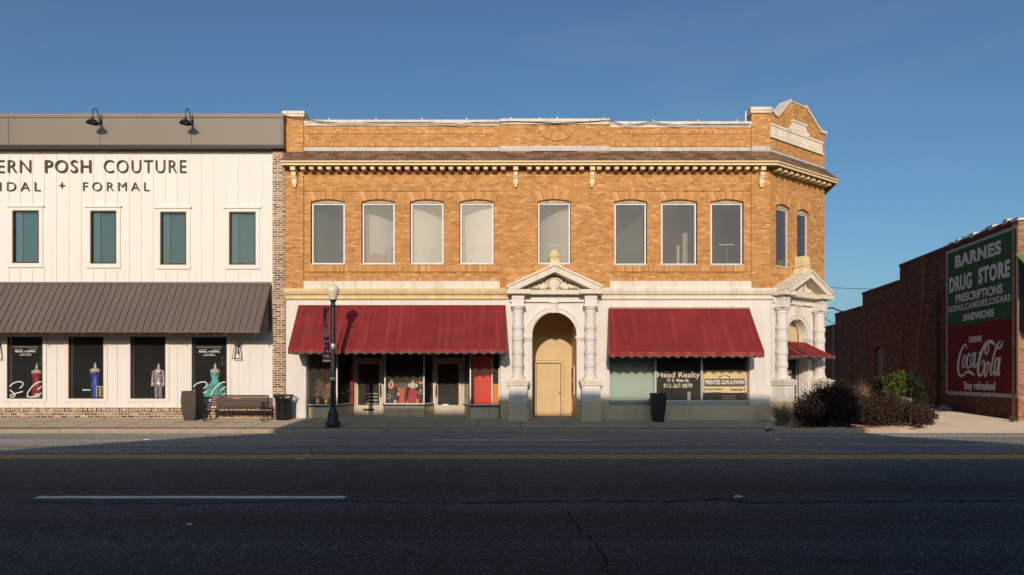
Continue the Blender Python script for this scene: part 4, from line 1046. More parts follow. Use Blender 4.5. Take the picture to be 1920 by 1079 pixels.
# display decks behind the glass
mb = MB()
for P_ in (A, B, C):
    pts = [(p[0], p[1] + .03, zs_ - .03) for p in P_]
    if P_ is A: pts += [(A[0][0], yD, zs_ - .03)]
    if P_ is C: pts += [(C[2][0], yD, zs_ - .03)]
    if P_ is B: pts = [pts[1], pts[2], pts[3], (B[3][0], yD + .9, zs_ - .03), (B[0][0], yD + .9, zs_ - .03), pts[0]]
    mb.face(pts)
mb.build('display_deck', 'wood_old', bb)
RED = mat('red_display_board', (.86, .065, .04), .6, .06, 1.5); ORG = mat('orange_display_board', (.85, .36, .05), .6, .06, 1.5); DRED = mat('dark_red_board', (.50, .04, .03), .6, .08, 2)
mb = MB(); yb = 1.05; mb.box(gx(896, yb), gx(921, yb), yb, yb + .03, zs_ - .02, 2.7); mb.box(gx(886, yb), gx(895.5, yb), yb + .06, yb + .09, zs_ - .02, 2.7); pb = mb.build('backing_board', RED, bb)
mb = MB(); mb.box(gx(924, .9), gx(935, .9), .95, .98, zs_ - .02, Z(720, .9)); mb.build('backing_board', ORG, bb)
mb = MB(); mb.box(gx(921.3, .8), gx(924, .8), .8, .86, zs_, 2.6); mb.build('board_post', 'wframe', bb)
mb = MB(); mb.box(gx(638, 1.6), gx(660, 1.6), 1.7, 1.73, zs_ - .02, 2.7); mb.box(gx(575, 1.9), gx(640, 1.9), 1.9, 1.93, zs_ - .02, 3); mb.build('backing_board', DRED, bb)
mb = MB(); mb.box(gx(806, yD), gx(812, yD), yD + .1, yD + .13, zs_, 1.7); mb.build('backing_board', ORG, bb)
# doors
def shop_door(pl, pr_, ga, gb, hand):
    y = yD; x0, x1 = gx(pl, y), gx(pr_, y); z0, z1 = Z(782.5, y), Z(677, y)
    m1 = MB(); w = .07
    m1.box(x0, x0 + w, y - .04, y + .08, z0 - .05, 3.2); m1.box(x1 - w, x1, y - .04, y + .08, z0 - .05, 3.2); m1.box(x0 + w, x1 - w, y - .04, y + .08, z1 + .02, z1 + .12)
    d = m1.build('shop_door', 'door_paint', bb)
    a, b, g0, g1 = gx(ga, y), gx(gb, y), Z(760, y), Z(683, y)
    m1 = MB(); m1.wall(x0 + w + .01, x1 - w - .01, z0, z1, y - .01, y + .045, [(a, b, g0, g1)]); m1.build('door_leaf', 'door_paint', d)
    m1 = MB(); m1.box(a, b, y + .015, y + .02, g0, g1); m1.box(x0 + w, x1 - w, y + .015, y + .02, z1 + .12, 3.2); m1.build('pane', 'glass', d)
    m1 = MB(); hx = gx(hand, y); m1.box(hx - .05, hx + .05, y - .02, y - .01, Z(745, y), Z(722, y)); m1.tube([(hx, y - .03, Z(742, y)), (hx, y - .08, Z(740, y)), (hx, y - .08, Z(727, y)), (hx, y - .03, Z(725, y))], .014, 8); m1.build('door_handle', 'bronze', d)
    return d
d1 = shop_door(664, 719, 671.5, 711, 714.5); d2 = shop_door(814, 871, 821, 860, 817.5)
mb = MB(); y = yD - .012; mb.box(gx(681, yD), gx(702, yD), y - .01, y, Z(770.5, yD), Z(766.5, yD)); mb.build('mail_slot', 'bronze', d1)
mb = MB(); mb.box(gx(829.5, yD), gx(840.5, yD), y, y + .004, Z(761, yD), Z(758, yD)); mb.build('door_notice', 'wframe', d2)
mb = MB()
for k, py in enumerate((738.5, 744.5, 751, 757.5)): mb.box(gx(686, yD), gx(707, yD), yD + .10, yD + .13, Z(py + .7, yD), Z(py - .7, yD))
mb.build('door_shelf', 'white_alu', d1)

# ------------------------------------------------------------------ right storefront
yR = .2; zb0 = Z(757, 0)
mb = MB(); mb.box(hr[0] - .02, hr[1] + .02, -.02, .2, GZ, .80); mb.build('bulkhead', 'olive', bb)
mb = MB(); mb.box(hr[0], hr[1], .34, 4, 3.05, 3.1); mb.box(hr[0] - .1, hr[0], .34, 4, 0, 3.1); mb.box(hr[1], hr[1] + .1, .34, 4, 0, 3.1); mb.box(hr[0], hr[1], 4, 4.1, 0, 3.1); mb.box(hr[0], hr[1], .34, 4, .7, .75); mb.build('office_interior', 'dark_in', bb)
z0, z1 = Z(756, yR), 3.1
mb = MB(); x0, x1 = gx(1142, yR), gx(1407, yR)
mb.box(hr[0], hr[1], yR - .06, yR + .05, Z(757.5, yR), Z(754, yR)); mb.box(hr[0], hr[1], yR - .03, yR + .04, Z(753.2, yR), Z(750.5, yR)); mb.box(hr[0], hr[1], yR - .045, yR + .05, .79, Z(757.5, yR))
for a, b in ((1140.5, 1143.2), (1226.5, 1230.5), (1313.3, 1317), (1401.5, 1404), (1405.3, 1407.5)): mb.box(gx(a, yR), gx(b, yR), yR - .045, yR + .045, Z(753.5, yR), z1)
sf = mb.build('office_window', 'alu', bb)
mb = MB()
for a, b in ((1143.2, 1226.5), (1230.5, 1313.3), (1317, 1401.5)): mb.box(gx(a, yR), gx(b, yR), yR, yR + .006, Z(750.5, yR), z1)
mb.build('pane', 'glass', sf)
mb = MB(); mb.box(gx(1143.2, .3), gx(1227, .3), .36, .38, .75, 3.0); mb.build('window_blind', mat('pale_teal_blind', (.43, .54, .48), .85, .05, .8, stretch=(.2, 1, 2)), sf)
mb = MB(); y = yR - .008; gxx = lambda cx: gx(1225 + cx / 10.378, yR); gzz = lambda cy: Z(680 + cy / 10.378, yR)
text_mb(mb, 'Head Realty', gxx(75), gxx(905), gzz(326), gzz(188), y, y + .004, bold=.004)
text_mb(mb, '71 S. Main St.', gxx(262), gxx(698), gzz(380), gzz(318), y, y + .004, bold=.02, shear=.12)
text_mb(mb, '912-367-9879', gxx(200), gxx(758), gzz(497), gzz(412), y, y + .004, bold=.004, shear=.08)
mb.build('window_lettering', mat('cream_vinyl', (.82, .74, .62), .6), sf)
ps = thing('window_sign', 'tan parchment pawn shop sign with dark name plate behind the office glass', 'sign', (gx(1360, .3), .32, gzz(590)))
y = .30; px_ = lambda cx: gx(1225 + cx / 10.378, .3); pz_ = lambda cy: Z(680 + cy / 10.378, .3)
mb = MB(); mb.prism([(px_(968), pz_(590)), (px_(1200), pz_(578)), (px_(1500), pz_(592)), (px_(1825), pz_(584)), (px_(1832), pz_(160)), (px_(1500), pz_(150)), (px_(968), pz_(160))], y, y + .02)
mb.build('parchment', mat('parchment', (.95, .70, .39), .8, .08, 3, stain=(.6, .36, .15), stain_amt=.4, stain_scale=2, stain_stretch=(1, 1, 1)), ps)
mb = MB(); y -= .006
mb.prism([(px_(985), pz_(440)), (px_(1010), pz_(468)), (px_(1765), pz_(468)), (px_(1792), pz_(440)), (px_(1785), pz_(345)), (px_(1760), pz_(315)), (px_(1010), pz_(315)), (px_(988), pz_(345))], y, y + .006); mb.build('name_plate', mat('dark_plate', (.10, .07, .05), .7), ps)
mb = MB(); y -= .005
text_mb(mb, 'PRENTISS GUN & PAWN', px_(1008), px_(1768), pz_(428), pz_(338), y, y + .004, bold=.035); mb.build('name_lettering', 'wframe', ps)
mb = MB(); text_mb(mb, '(912) 278-8215', px_(1030), px_(1358), pz_(556), pz_(503), y, y + .004, bold=.03); text_mb(mb, 'Donald Head', px_(1497), px_(1745), pz_(552), pz_(503), y, y + .004, bold=.03)
mb.stroke([(px_(1270), pz_(290)), (px_(1320), pz_(270)), (px_(1380), pz_(242))], [.04, .03, .012], y, y + .003); mb.stroke([(px_(1500), pz_(290)), (px_(1450), pz_(268)), (px_(1390), pz_(242))], [.04, .03, .012], y - .001, y + .003)
for s, cx in ((1, 985), (-1, 1790)): mb.stroke([(px_(cx), pz_(495)), (px_(cx + s * 18), pz_(525)), (px_(cx), pz_(560))], [.02, .035, .01], y, y + .003)
mb.build('detail_lettering', mat('dark_ink', (.045, .03, .022), .7), ps)
mb = MB(); mb.box(gx(1353, .6), gx(1379, .6), .55, .9, .78, Z(739, .6)); mb.box(gx(1355, .6), gx(1377, .6), .545, .55, .80, Z(740.5, .6)); tag(mb.build('air_conditioner', mat('dark_box', (.04, .04, .045), .6), None), 'dark boxy window unit standing below the parchment pawn shop sign', 'appliance')
mb = MB(); bx = gx(1292, .6); mb.box(bx - .06, bx + .06, .6, .64, .78, Z(735, .6)); mb.box(bx - .03, bx + .03, .594, .6, 1.22, 1.29); mb.box(bx - .03, bx + .03, .594, .6, .95, 1.05); tag(mb.build('wall_outlet_box', mat('grey_box', (.4, .38, .33), .7)), 'small pale box behind the office glass below the phone number', 'box')

# ------------------------------------------------------------------ red canvas awnings
def awning(T, xa, xb, fa, fb_, zt, zf, p, drop, nsc, label):
    """xa..xb at the wall, fa..fb_ at the front edge; zf front hem height, valance hangs DROP below"""
    m1 = MB(T); n = 30
    def top(u, v):       # v 0 wall, 1 front, slight sag between bows
        x = (xa + (xb - xa) * u) * (1 - v) + (fa + (fb_ - fa) * u) * v
        sag = -.045 * math.sin(math.pi * v) * (1 - .5 * math.cos(u * math.pi * 10)) + .006 * math.sin(u * 61 + v * 5) * v
        return (x, -p * v - .02, zt + (zf - zt) * v + sag)
    for i in range(n):
        for j in range(8):
            m1.face([top(i / n, j / 8), top(i / n, (j + 1) / 8), top((i + 1) / n, (j + 1) / 8), top((i + 1) / n, j / 8)], [(0, 0)] * 4)
    for u in (0, 1):
        pts = [top(u, j / 8) for j in range(9)]
        m1.face(pts + [(pts[-1][0], pts[-1][1], zf - .0), (pts[0][0], pts[0][1], zf)])
    a = m1.build('awning', 'awning', bb, True)
    m1 = MB(T); m2 = MB(T)
    def hem(xx0, yy0, xx1, yy1, n):
        for i in range(n):
            for k in range(6):
                t0, t1 = (i + k / 6) / n, (i + (k + 1) / 6) / n
                w = lambda t: .035 * math.sin(t * n * 6.283 + n) + .02 * math.sin(t * n * 4.1)
                zz = lambda t: zf - drop + .06 * abs(math.cos(math.pi * t * n))
                P = lambda t, z, o=0: (xx0 + (xx1 - xx0) * t, yy0 + (yy1 - yy0) * t - (w(t) + .015) * (zf - z) / drop - o, z)
                m1.face([P(t0, zz(t0) + .03), P(t1, zz(t1) + .03), P(t1, zf), P(t0, zf)])
                m2.face([P(t0, zz(t0)), P(t1, zz(t1)), P(t1, zz(t1) + .045), P(t0, zz(t0) + .045)])
    hem(fa, -p - .02, fb_, -p - .02, nsc)
    ns = max(3, int(p / .28)); hem(xa, -.02, fa, -p - .02, ns); hem(fb_, -p - .02, xb, -.02, ns)
    m1.build('valance', 'valance', a, True); m2.build('scalloped_trim', 'green_trim', a, True)
    m1 = MB(T)
    for u in (.0, .33, .66, 1.0):
        q = [top(u, 0), top(u, 1)]; m1.tube([(q[0][0], q[0][1], q[0][2] - .16), ((q[0][0] + q[1][0]) / 2, (q[0][1] + q[1][1]) / 2, (q[0][2] + q[1][2]) / 2 - .16), (q[1][0], q[1][1] + .05, q[1][2] - .04), (q[0][0], q[0][1], zf - .02)], .013, 6)
    m1.build('awning_bar', 'alu', a)
    return a
pA = 1.25; k = (D - pA)
fxx = lambda px: (px - 960) * (D - pA) / F
fz = lambda py: EYE + (705 - py) * (D - pA) / F
awning(None, X(560), X(948), fxx(540), fxx(949.5), Z(572.5), fz(655), pA, fz(655) - fz(665.5), 24, '')
awning(None, X(1140.5), X(1405), fxx(1141), fxx(1433), Z(578.5), fz(660), pA, fz(660) - fz(672), 17, '')
awning(TC, cc - .62, cc + .62, cc - .90, cc + .88, 3.22, 2.66, 1.05, .13, 8, '')

# ================================================================== DRUG STORE BUILDING (right, across the side street)
C0 = Vector((20.1, 1.4)); wd = Vector((.17, 1)).normalized(); aw = math.atan2(-wd.y, -wd.x)
TB = Matrix.Translation((C0.x, C0.y, 0)) @ Matrix.Rotation(aw, 4, 'Z')      # local x runs towards the viewer, local y into the wall
L1 = math.hypot(.17, 1)
def bt(px):
    k = (px - 960) / F; return (C0.x - (D + C0.y) * k) / (k - .17)
def bx_(px): return -bt(px) * L1
def bz(px, py): return EYE + (705 - py) * (D + C0.y + bt(px)) / F
ds = thing('drug_store_building', 'dark red brick building with painted drug store and cola wall advertisement', 'building', (C0.x, C0.y, .1))
zt1, zt2, zt3, zt4 = 8.13, 7.27, 6.42, 5.75
e1, e2, e3, e4 = bx_(1687), bx_(1617), bx_(1566), bx_(1540)
wpx = (bx_(1640.5), bx_(1656), bz(1648, 706), bz(1648, 650))
mb = MB(TB)
mb.wall(e1, -.34, -.1, zt1, 0, .35, []); mb.wall(e2, e1, -.1, zt2, 0, .35, [wpx]); mb.wall(e3, e2, -.1, zt3, 0, .35); 
arch_fill(mb, wpx[0], wpx[1], wpx[3] - .28, wpx[3], 0, .35)
mb.wall(e4 - 6, e3, -.1, zt4, .15, .5)
for px in (1595, 1690):   # shallow brick piers
    mb.box(bx_(px) - .25, bx_(px) + .25, -.03, 0, 0, 5)
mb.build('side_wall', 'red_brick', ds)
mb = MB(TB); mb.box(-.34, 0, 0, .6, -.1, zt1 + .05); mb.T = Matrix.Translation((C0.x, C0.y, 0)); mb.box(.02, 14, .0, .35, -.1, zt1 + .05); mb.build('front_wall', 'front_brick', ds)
mb = MB(TB)
for a, b, z in ((e1, 0, zt1), (e2, e1, zt2), (e3, e2, zt3)): mb.box(a + .02, b, -.05, .4, z - .10, z + .06)
mb.build('parapet_cap', mat('dark_tile_cap', (.10, .05, .035), .8, .3, 3), ds)
mb = MB(TB); mb.box(-.36, .05, -.06, .5, zt1 - .06, zt1 + .02); mb.T = Matrix.Translation((C0.x, C0.y, 0)); mb.box(0, 14, -.06, .4, zt1 - .06, zt1 + .04); mb.build('front_coping', 'coping', ds)
mb = MB(TB); mb.face([(e4 - 6, .3, 5.2), (-.6, .3, 5.2), (-3.2, 13.6, 5.2), (e4 - 6, 13.6, 5.2)]); mb.box(e4 - 6, -2.9, 13.6, 13.9, -.1, 7.5); mb.build('roof', 'ground', ds)
for px in (1796, 1824, 1860, 1887):
    mb = MB(TB); xx = bx_(px); mb.box(xx - .16, xx + .16, -.06, .2, zt1 - .02, zt1 + .16); mb.build('scupper_box', 'coping', ds)
mb = MB(TB); f = frame_mb(wpx[0] + .02, wpx[1] - .02, wpx[2], wpx[3] - .25, .07, .12, .2); f.T = None
g_ = MB(TB)
a, b, c, d = wpx; w = .08
for q in ((a, a + w, c, d - .2), (b - w, b, c, d - .2), (a + w, b - w, c, c + w), (a + w, b - w, d - .28, d - .2)): g_.box(q[0], q[1], .14, .2, q[2], q[3])
sw_ = g_.build('side_window', mat('grey_frame', (.30, .31, .30), .6), ds)
g_ = MB(TB); g_.box(a, b, .17, .19, c, d); g_.build('boarded_pane', mat('grey_board', (.16, .17, .165), .7, .15, 2), sw_)
g_ = MB(TB); g_.box(a - .1, b + .1, -.05, .2, c - .12, c); g_.build('sill', mat('stone_sill', (.25, .22, .2), .8), sw_)
mb = MB(TB); P = [(bx_(1760), -.06, bz(1760, 545)), (bx_(1760), -.06, .3)]; mb.tube(P, .05, 8); mb.build('downpipe', mat('dark_pipe', (.03, .02, .018), .6), ds)
mb = MB(TB); P = [(bx_(1565), -.08, bz(1565, 612)), (bx_(1565), -.08, .4)]; mb.tube(P, .045, 8); mb.build('conduit', mat('grey_pipe', (.30, .29, .28), .6), ds)
mb = MB(TB); P = [(bx_(1733), -.03, zt1 - .1), (bx_(1731), -.03, 6), (bx_(1722), -.03, 3.4), (bx_(1716), -.03, 1.6)]; mb.tube(P, .018, 6); mb.build('hanging_wire', mat('grey_wire', (.22, .2, .19), .6), ds)
# the painted advertisement
x0, x1 = bx_(1774.5), bx_(1909)
zt, zm_, zb_ = 7.90, bz(1840, 604), bz(1840, 743.5)
mural = MB(TB); mural.box(x0, x1, -.012, .0, zb_, zt); mu = mural.build('wall_advertisement', brick('white_painted_brick', [(0, (.42, .40, .42)), (.5, (.50, .48, .50)), (1, (.58, .56, .58))], (.35, .33, .34), w=.24, h=.08, ms=.008), ds)
mb = MB(TB); mb.box(x0 + .14, x1 - .10, -.018, -.012, zm_, zt - .12); mb.build('green_panel', brick('green_painted_brick', [(0, (.042, .125, .060)), (.5, (.05, .14, .068)), (1, (.058, .155, .078))], (.014, .05, .028), w=.24, h=.08, ms=.009, stain=(.03, .05, .03), stain_amt=.5), mu)
mb = MB(TB); mb.box(x0 + .14, x1 - .10, -.018, -.012, zb_ + .17, zm_); mb.build('red_panel', brick('maroon_painted_brick', [(0, (.185, .015, .018)), (.5, (.21, .018, .022)), (1, (.235, .022, .027))], (.07, .008, .010), w=.24, h=.08, ms=.009, stain=(.06, .01, .012), stain_amt=.5), mu)
LILAC = mat('faded_white_paint', (.74, .71, .72), .85, .12, 3, stain=(.25, .25, .27), stain_amt=.4, stain_scale=3, stain_stretch=(1, 1, 1))
mb = MB(TB)
def mtext(s, pl, tl, bl, pr_, tr, br, bold, space=1.0):
    za = (bz(pl, tl) + bz(pr_, tr)) / 2; zb2 = (bz(pl, bl) + bz(pr_, br)) / 2
    text_mb(mb, s, bx_(pl), bx_(pr_), zb2, za, -.026, -.018, bold=bold, space=space)
def serif_text(words):
    """BARNES / DRUG STORE: heavy letters with block serifs"""
    for s, pl, tl, bl, pr_, tr, br in words:
        za = (bz(pl, tl) + bz(pr_, tr)) / 2; zb2 = (bz(pl, bl) + bz(pr_, br)) / 2; xa, xb = bx_(pl), bx_(pr_)
        text_mb(mb, s, xa + .05, xb - .05, zb2, za, -.026, -.018, bold=.045, space=1.12)
serif_text([('BARNES', 1790.8, 480.7, 504.8, 1879.4, 449.1, 475)])
serif_text([('DRUG', 1780.2, 522.4, 549.8, 1824, 508.5, 541)])
serif_text([('STORE', 1834, 505, 534.5, 1896, 483.8, 518.7)])
mtext('PRESCRIPTIONS', 1792.8, 553.9, 569.7, 1880.7, 531.3, 549.3, .025)
mtext('SODAS,CANDIES,CIGARS', 1779.6, 576.5, 589, 1895.7, 549.8, 565.6, .02, 1.15)
mtext('SANDWICHES', 1807, 589.1, 602.6, 1864.5, 579, 593.8, .03)
mtext('DRINK', 1818, 631.4, 643.5, 1843, 629.5, 641, .02)
mtext('Stay refreshed', 1808.3, 715.5, 736, 1866.7, 715.5, 736, .02)
def mp(cx, cy):
    px, py = 1770 + cx / 5.14, 590 + cy / 5.14; return (bx_(px), bz(px, py))
ZS = .030         # metres per crop pixel across
def ms_(pts, ws, o=0): mb.stroke([mp(*p) for p in pts], [w * .0062 for w in ws], -.026 - o * .001, -.018)
ms_([(222, 330), (219, 298), (206, 290), (185, 320), (160, 380), (145, 450), (140, 520), (147, 568), (168, 592), (195, 582), (215, 560), (245, 553), (275, 568), (302, 592)], [8, 14, 12, 20, 26, 28, 28, 24, 18, 14, 14, 20, 22, 4])
ms_([(205, 395), (190, 430), (183, 480), (189, 510), (203, 500), (214, 450), (216, 412), (205, 395)], [12, 16, 17, 14, 10, 14, 14, 12], 1)
ms_([(256, 400), (247, 378), (236, 400), (227, 455), (229, 502), (240, 518), (260, 488)], [16, 14, 16, 18, 17, 13, 6], 2)
ms_([(287, 372), (273, 402), (264, 455), (267, 497), (279, 498), (292, 440), (297, 378), (287, 372)], [10, 16, 17, 14, 10, 12, 12, 10], 3)
ms_([(311, 362), (301, 440), (298, 495), (308, 508), (326, 465)], [16, 17, 16, 12, 5], 4)
ms_([(340, 380), (351, 370)], [14, 14], 1)
ms_([(497, 300), (482, 276), (450, 262), (415, 275), (390, 315), (362, 380), (340, 470), (334, 545), (346, 586), (368, 578), (388, 530), (396, 475), (391, 440), (376, 452), (366, 500)], [5, 22, 24, 20, 22, 28, 30, 28, 22, 16, 14, 13, 11, 10, 5], 5)
ms_([(410, 388), (401, 350), (413, 310), (430, 292), (437, 318), (426, 368), (410, 388)], [10, 15, 13, 9, 13, 14, 10], 6)
ms_([(430, 455), (411, 490), (397, 555), (403, 594), (418, 575), (436, 510), (440, 468), (430, 455)], [13, 18, 20, 15, 11, 14, 14, 13], 7)
ms_([(545, 330), (522, 325), (535, 270), (548, 258), (526, 282), (500, 350), (474, 450), (457, 540), (460, 582), (475, 570), (492, 530)], [6, 10, 10, 12, 16, 18, 18, 18, 15, 10, 5], 8)
ms_([(576, 258), (561, 303), (546, 321), (528, 330)], [3, 16, 18, 8], 9)
ms_([(516, 422), (501, 460), (493, 540), (500, 584), (513, 560), (529, 480), (534, 428), (516, 422)], [11, 16, 18, 14, 10, 13, 12, 11], 10)
ms_([(549, 412), (536, 500), (529, 570), (536, 585), (547, 545)], [16, 17, 16, 11, 4], 11)
mb.build('painted_lettering', LILAC, mu)
# green awning on its front
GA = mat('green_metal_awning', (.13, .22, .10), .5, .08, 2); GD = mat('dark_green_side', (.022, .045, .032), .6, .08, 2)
Tf = Matrix.Translation((C0.x, C0.y, 0))
mb = MB(Tf); zA, zB_, pz = 6.75, 5.4, 1.3
mb.face([(-.12, 0, zA), (-.12, -pz, zB_), (9, -pz, zB_), (9, 0, zA)]); mb.face([(-.12, 0, zA - .06), (9, 0, zA - .06), (9, -pz, zB_ - .06), (-.12, -pz, zB_ - .06)]); mb.face([(-.12, 0, zA - .06), (-.12, -pz, zB_ - .06), (-.12, -pz, zB_), (-.12, 0, zA)]); mb.face([(-.12, -pz, zB_ - .06), (9, -pz, zB_ - .06), (9, -pz, zB_), (-.12, -pz, zB_)])
for k in range(20): mb.face([(.2 + k * .4, -pz, zB_ + .03), (.24 + k * .4, -pz, zB_ + .03), (.24 + k * .4, 0, zA + .03), (.2 + k * .4, 0, zA + .03)])
ga = mb.build('green_awning', GA, ds)
mb = MB(Tf); mb.prism([(.0, 0)] * 0 + [(0, 0)], 0, 0) if False else None
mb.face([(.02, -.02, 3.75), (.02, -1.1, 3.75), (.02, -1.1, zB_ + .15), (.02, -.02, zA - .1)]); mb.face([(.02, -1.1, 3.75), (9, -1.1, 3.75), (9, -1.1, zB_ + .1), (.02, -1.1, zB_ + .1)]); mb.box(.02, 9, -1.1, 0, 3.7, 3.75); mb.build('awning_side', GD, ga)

# power lines behind
def wire(pts, r, label):
    mb = MB(); P = []
    for i in range(len(pts) - 1):
        a, b = Vector(pts[i]), Vector(pts[i + 1])
        for q in range(8):
            t = q / 8; p = a.lerp(b, t); P.append((p.x, p.y, p.z - 4 * t * (1 - t) * (b - a).length * .012))
    P.append(pts[-1]); mb.tube(P, r, 6); tag(mb.build('power_line', mat('line_wire', (.05, .045, .04), .6), None), label, 'power line', 'power lines right of the corner building')
def far(px, py, Y): return (X(px, Y), Y, Z(py, Y))
wire([tuple(TC @ Vector((CW - .03, .1, ZU(573, 1546)))), far(1560, 577, 8), far(1608, 581, 23)], .035, 'thick dark service wire running from the corner column to the stepped brick wall')
wire([far(1440, 533, 70), far(1760, 542, 70)], .045, 'thin pale power line crossing the sky just above the stepped wall, upper line')
wire([tuple(TC @ Vector((CW - .03, .1, ZU(590, 1546)))), far(1575, 601, 20)], .016, 'thin wire slanting down from the corner building under the thick wire')

# ================================================================== STREET FURNITURE
def street_lamp():
    Yl = -2.2; x, y = X(624.5, Yl), Yl; z0 = walk_z(x, y) - .01; zl = lambda py: Z(py, Yl)
    t = thing('street_lamp', 'dark green-black post-top street lamp with acorn globe and flag banner', 'street lamp', (x, y, z0))
    mb = MB(); mb.lathe(x, y, [(.001, z0), (.25, z0), (.25, z0 + .14), (.235, z0 + .20), (.19, z0 + .26), (.17, z0 + .30), (.175, z0 + .42), (.15, z0 + .54), (.11, z0 + .62), (.095, z0 + .68), (.001, z0 + .68)], 16, lobes=16, lobe=.02); mb.build('base', 'post', t, True)
    mb = MB(); mb.lathe(x, y, [(.088, z0 + .66), (.080, zl(655)), (.070, zl(572)), (.001, zl(572))], 20, lobes=10, lobe=.03); po = mb.build('pole', 'post', t, True)
    mb = MB(); mb.lathe(x, y, [(.082, zl(655)), (.092, zl(654)), (.092, zl(646)), (.082, zl(645))], 20); mb.lathe(x, y, [(.086, zl(714)), (.093, zl(713)), (.093, zl(709)), (.086, zl(708))], 20); mb.build('band', 'alu', po, True)
    mb = MB(); mb.lathe(x, y, [(.075, zl(576)), (.095, zl(574)), (.075, zl(571)), (.075, zl(567)), (.11, zl(564)), (.125, zl(562.5)), (.001, zl(562))], 20); mb.build('neck', 'post', t, True)
    m, n, l, b = _new('acorn_globe'); b.inputs['Base Color'].default_value = (.80, .70, .52, 1); b.inputs['Roughness'].default_value = .14; b.inputs['Subsurface Weight'].default_value = .3; b.inputs['Subsurface Radius'].default_value = (.1, .1, .1)
    b.inputs['Coat Weight'].default_value = .5
    mb = MB(); mb.lathe(x, y, [(.10, zl(563)), (.125, zl(559)), (.175, zl(552)), (.212, zl(546)), (.216, zl(543.5)), (.195, zl(540.5)), (.135, zl(537)), (.075, zl(533.8)), (.03, zl(531.4)), (.012, zl(529))], 28, lobes=14, lobe=.012); gl = mb.build('globe', m, t, True)
    mb = MB(); mb.lathe(x, y, [(.02, zl(531)), (.025, zl(530)), (.004, zl(528))], 10); mb.build('globe_tip', 'post', gl, True)
    mb = MB()
    mb.tube([(x - .06, y, zl(578)), (x - .30, y - .1, zl(578))], .014, 8); mb.tube([(x - .06, y, zl(679)), (x - .24, y - .1, zl(679))], .012, 8); mb.tube([(x + .05, y, zl(577)), (x + .19, y, zl(576))], .018, 8); mb.ball((x + .21, y, zl(575.5)), .035, 8, 6); mb.build('banner_arm', 'post', t)
    # banner hanging edge-on, twisted in the wind
    b = thing('banner', 'narrow striped red, white and purple banner hanging on the lamp post', 'banner', (x - .2, y, zl(630)))
    nz = 40
    def bp(u, v):
        w = .22 - .03 * v
        ang = 1.28 + .22 * math.sin(v * 5) + .16 * math.sin(v * 11)
        cxx = x - .20 - .03 * math.sin(v * 6)
        return (cxx + (u - .5) * w * math.cos(ang) * 1.5, y - .12 + (u - .5) * .42 * math.sin(ang), zl(578) + (zl(679) - zl(578)) * v)
    m, n, l, b_ = _new('striped_cloth'); uvn = n.new('ShaderNodeUVMap'); sp = n.new('ShaderNodeSeparateXYZ'); l.new(uvn.outputs[0], sp.inputs[0])
    def mth(op, a, c):
        k = n.new('ShaderNodeMath'); k.operation = op
        for i, v in enumerate((a, c)):
            if hasattr(v, 'links'): l.new(v, k.inputs[i])
            else: k.inputs[i].default_value = v
        return k.outputs[0]
    st = mth('GREATER_THAN', mth('FRACT', mth('ADD', mth('MULTIPLY', sp.outputs[0], 2.6), mth('MULTIPLY', sp.outputs[1], 3.2)), 0), .5)
    stripes = mix(n, l, st, (.32, .045, .07), (.50, .42, .42))
    words = mix(n, l, mth('MULTIPLY', mth('GREATER_THAN', mth('FRACT', mth('MULTIPLY', sp.outputs[1], 11), 0), .62), mth('GREATER_THAN', noise_fac(n, l, 9), .45)), (.085, .035, .07), (.55, .48, .5))
    canton = mth('MULTIPLY', mth('LESS_THAN', sp.outputs[1], .22), mth('LESS_THAN', sp.outputs[0], .55))
    c_ = mix(n, l, canton, stripes, (.05, .035, .09)); c_ = mix(n, l, mth('GREATER_THAN', sp.outputs[1], .52), c_, words)
    l.new(c_, b_.inputs['Base Color']); b_.inputs['Roughness'].default_value = .85
    g = MB()
    for j in range(nz):
        for i in range(8):
            q = [(i / 8, (j + 1) / nz), ((i + 1) / 8, (j + 1) / nz), ((i + 1) / 8, j / nz), (i / 8, j / nz)]
            g.face([bp(*k) for k in q], q)
    g.build('cloth', m, b, True)
street_lamp()

def planter(px0, px1, pt, Yp, rot, m, label, prof):
    x, y = X((px0 + px1) / 2, Yp), Yp; z0 = walk_z(x, y); h = Z(pt, Yp) - z0
    t = thing('planter', label, 'planter', (x, y, z0), 'tall square tapered planters on the pavement')
    mb = MB(); ca, sa = math.cos(rot), math.sin(rot)
    def ring(hw, z):
        pts = []; c = .06
        for sx, sy in ((-1, -1), (1, -1), (1, 1), (-1, 1)):
            for a, b in (((sx, sy * (1 - c)), (sx * (1 - c), sy)) if sx * sy > 0 else ((sx * (1 - c), sy), (sx, sy * (1 - c)))): pts.append((a, b))
        pts = [(hw * a, hw * b) for a, b in pts]
        pts.sort(key=lambda p: math.atan2(p[1], p[0]))
        return [(x + a * ca - b * sa, y + a * sa + b * ca, z) for a, b in pts]
    mb._rings([ring(hw, z0 + f * h) for f, hw in prof]); mb.build('pot', m, t)
    mb = MB(); mb._rings([ring(prof[-1][1] - .03, z0 + h - .06), ring(prof[-1][1] - .035, z0 + h + .004)]); mb.build('soil', 'ground', t)
    mb = MB(); mb._rings([ring(prof[-1][1] + .012, z0 + h - .09), ring(prof[-1][1] + .012, z0 + h + .012)], caps=False); mb._rings([ring(prof[-1][1] + .012, z0 + h + .012), ring(prof[-1][1] - .04, z0 + h + .012)], caps=False); mb.build('rim', m, t)
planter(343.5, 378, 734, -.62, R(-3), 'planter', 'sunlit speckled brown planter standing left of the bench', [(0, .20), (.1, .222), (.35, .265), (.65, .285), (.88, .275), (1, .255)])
planter(1219.5, 1248, 738, -.55, R(4), 'planter_dark', 'shaded charcoal planter in front of the realty office window', [(0, .17), (.1, .185), (.4, .218), (.75, .240), (.92, .242), (1, .230)])

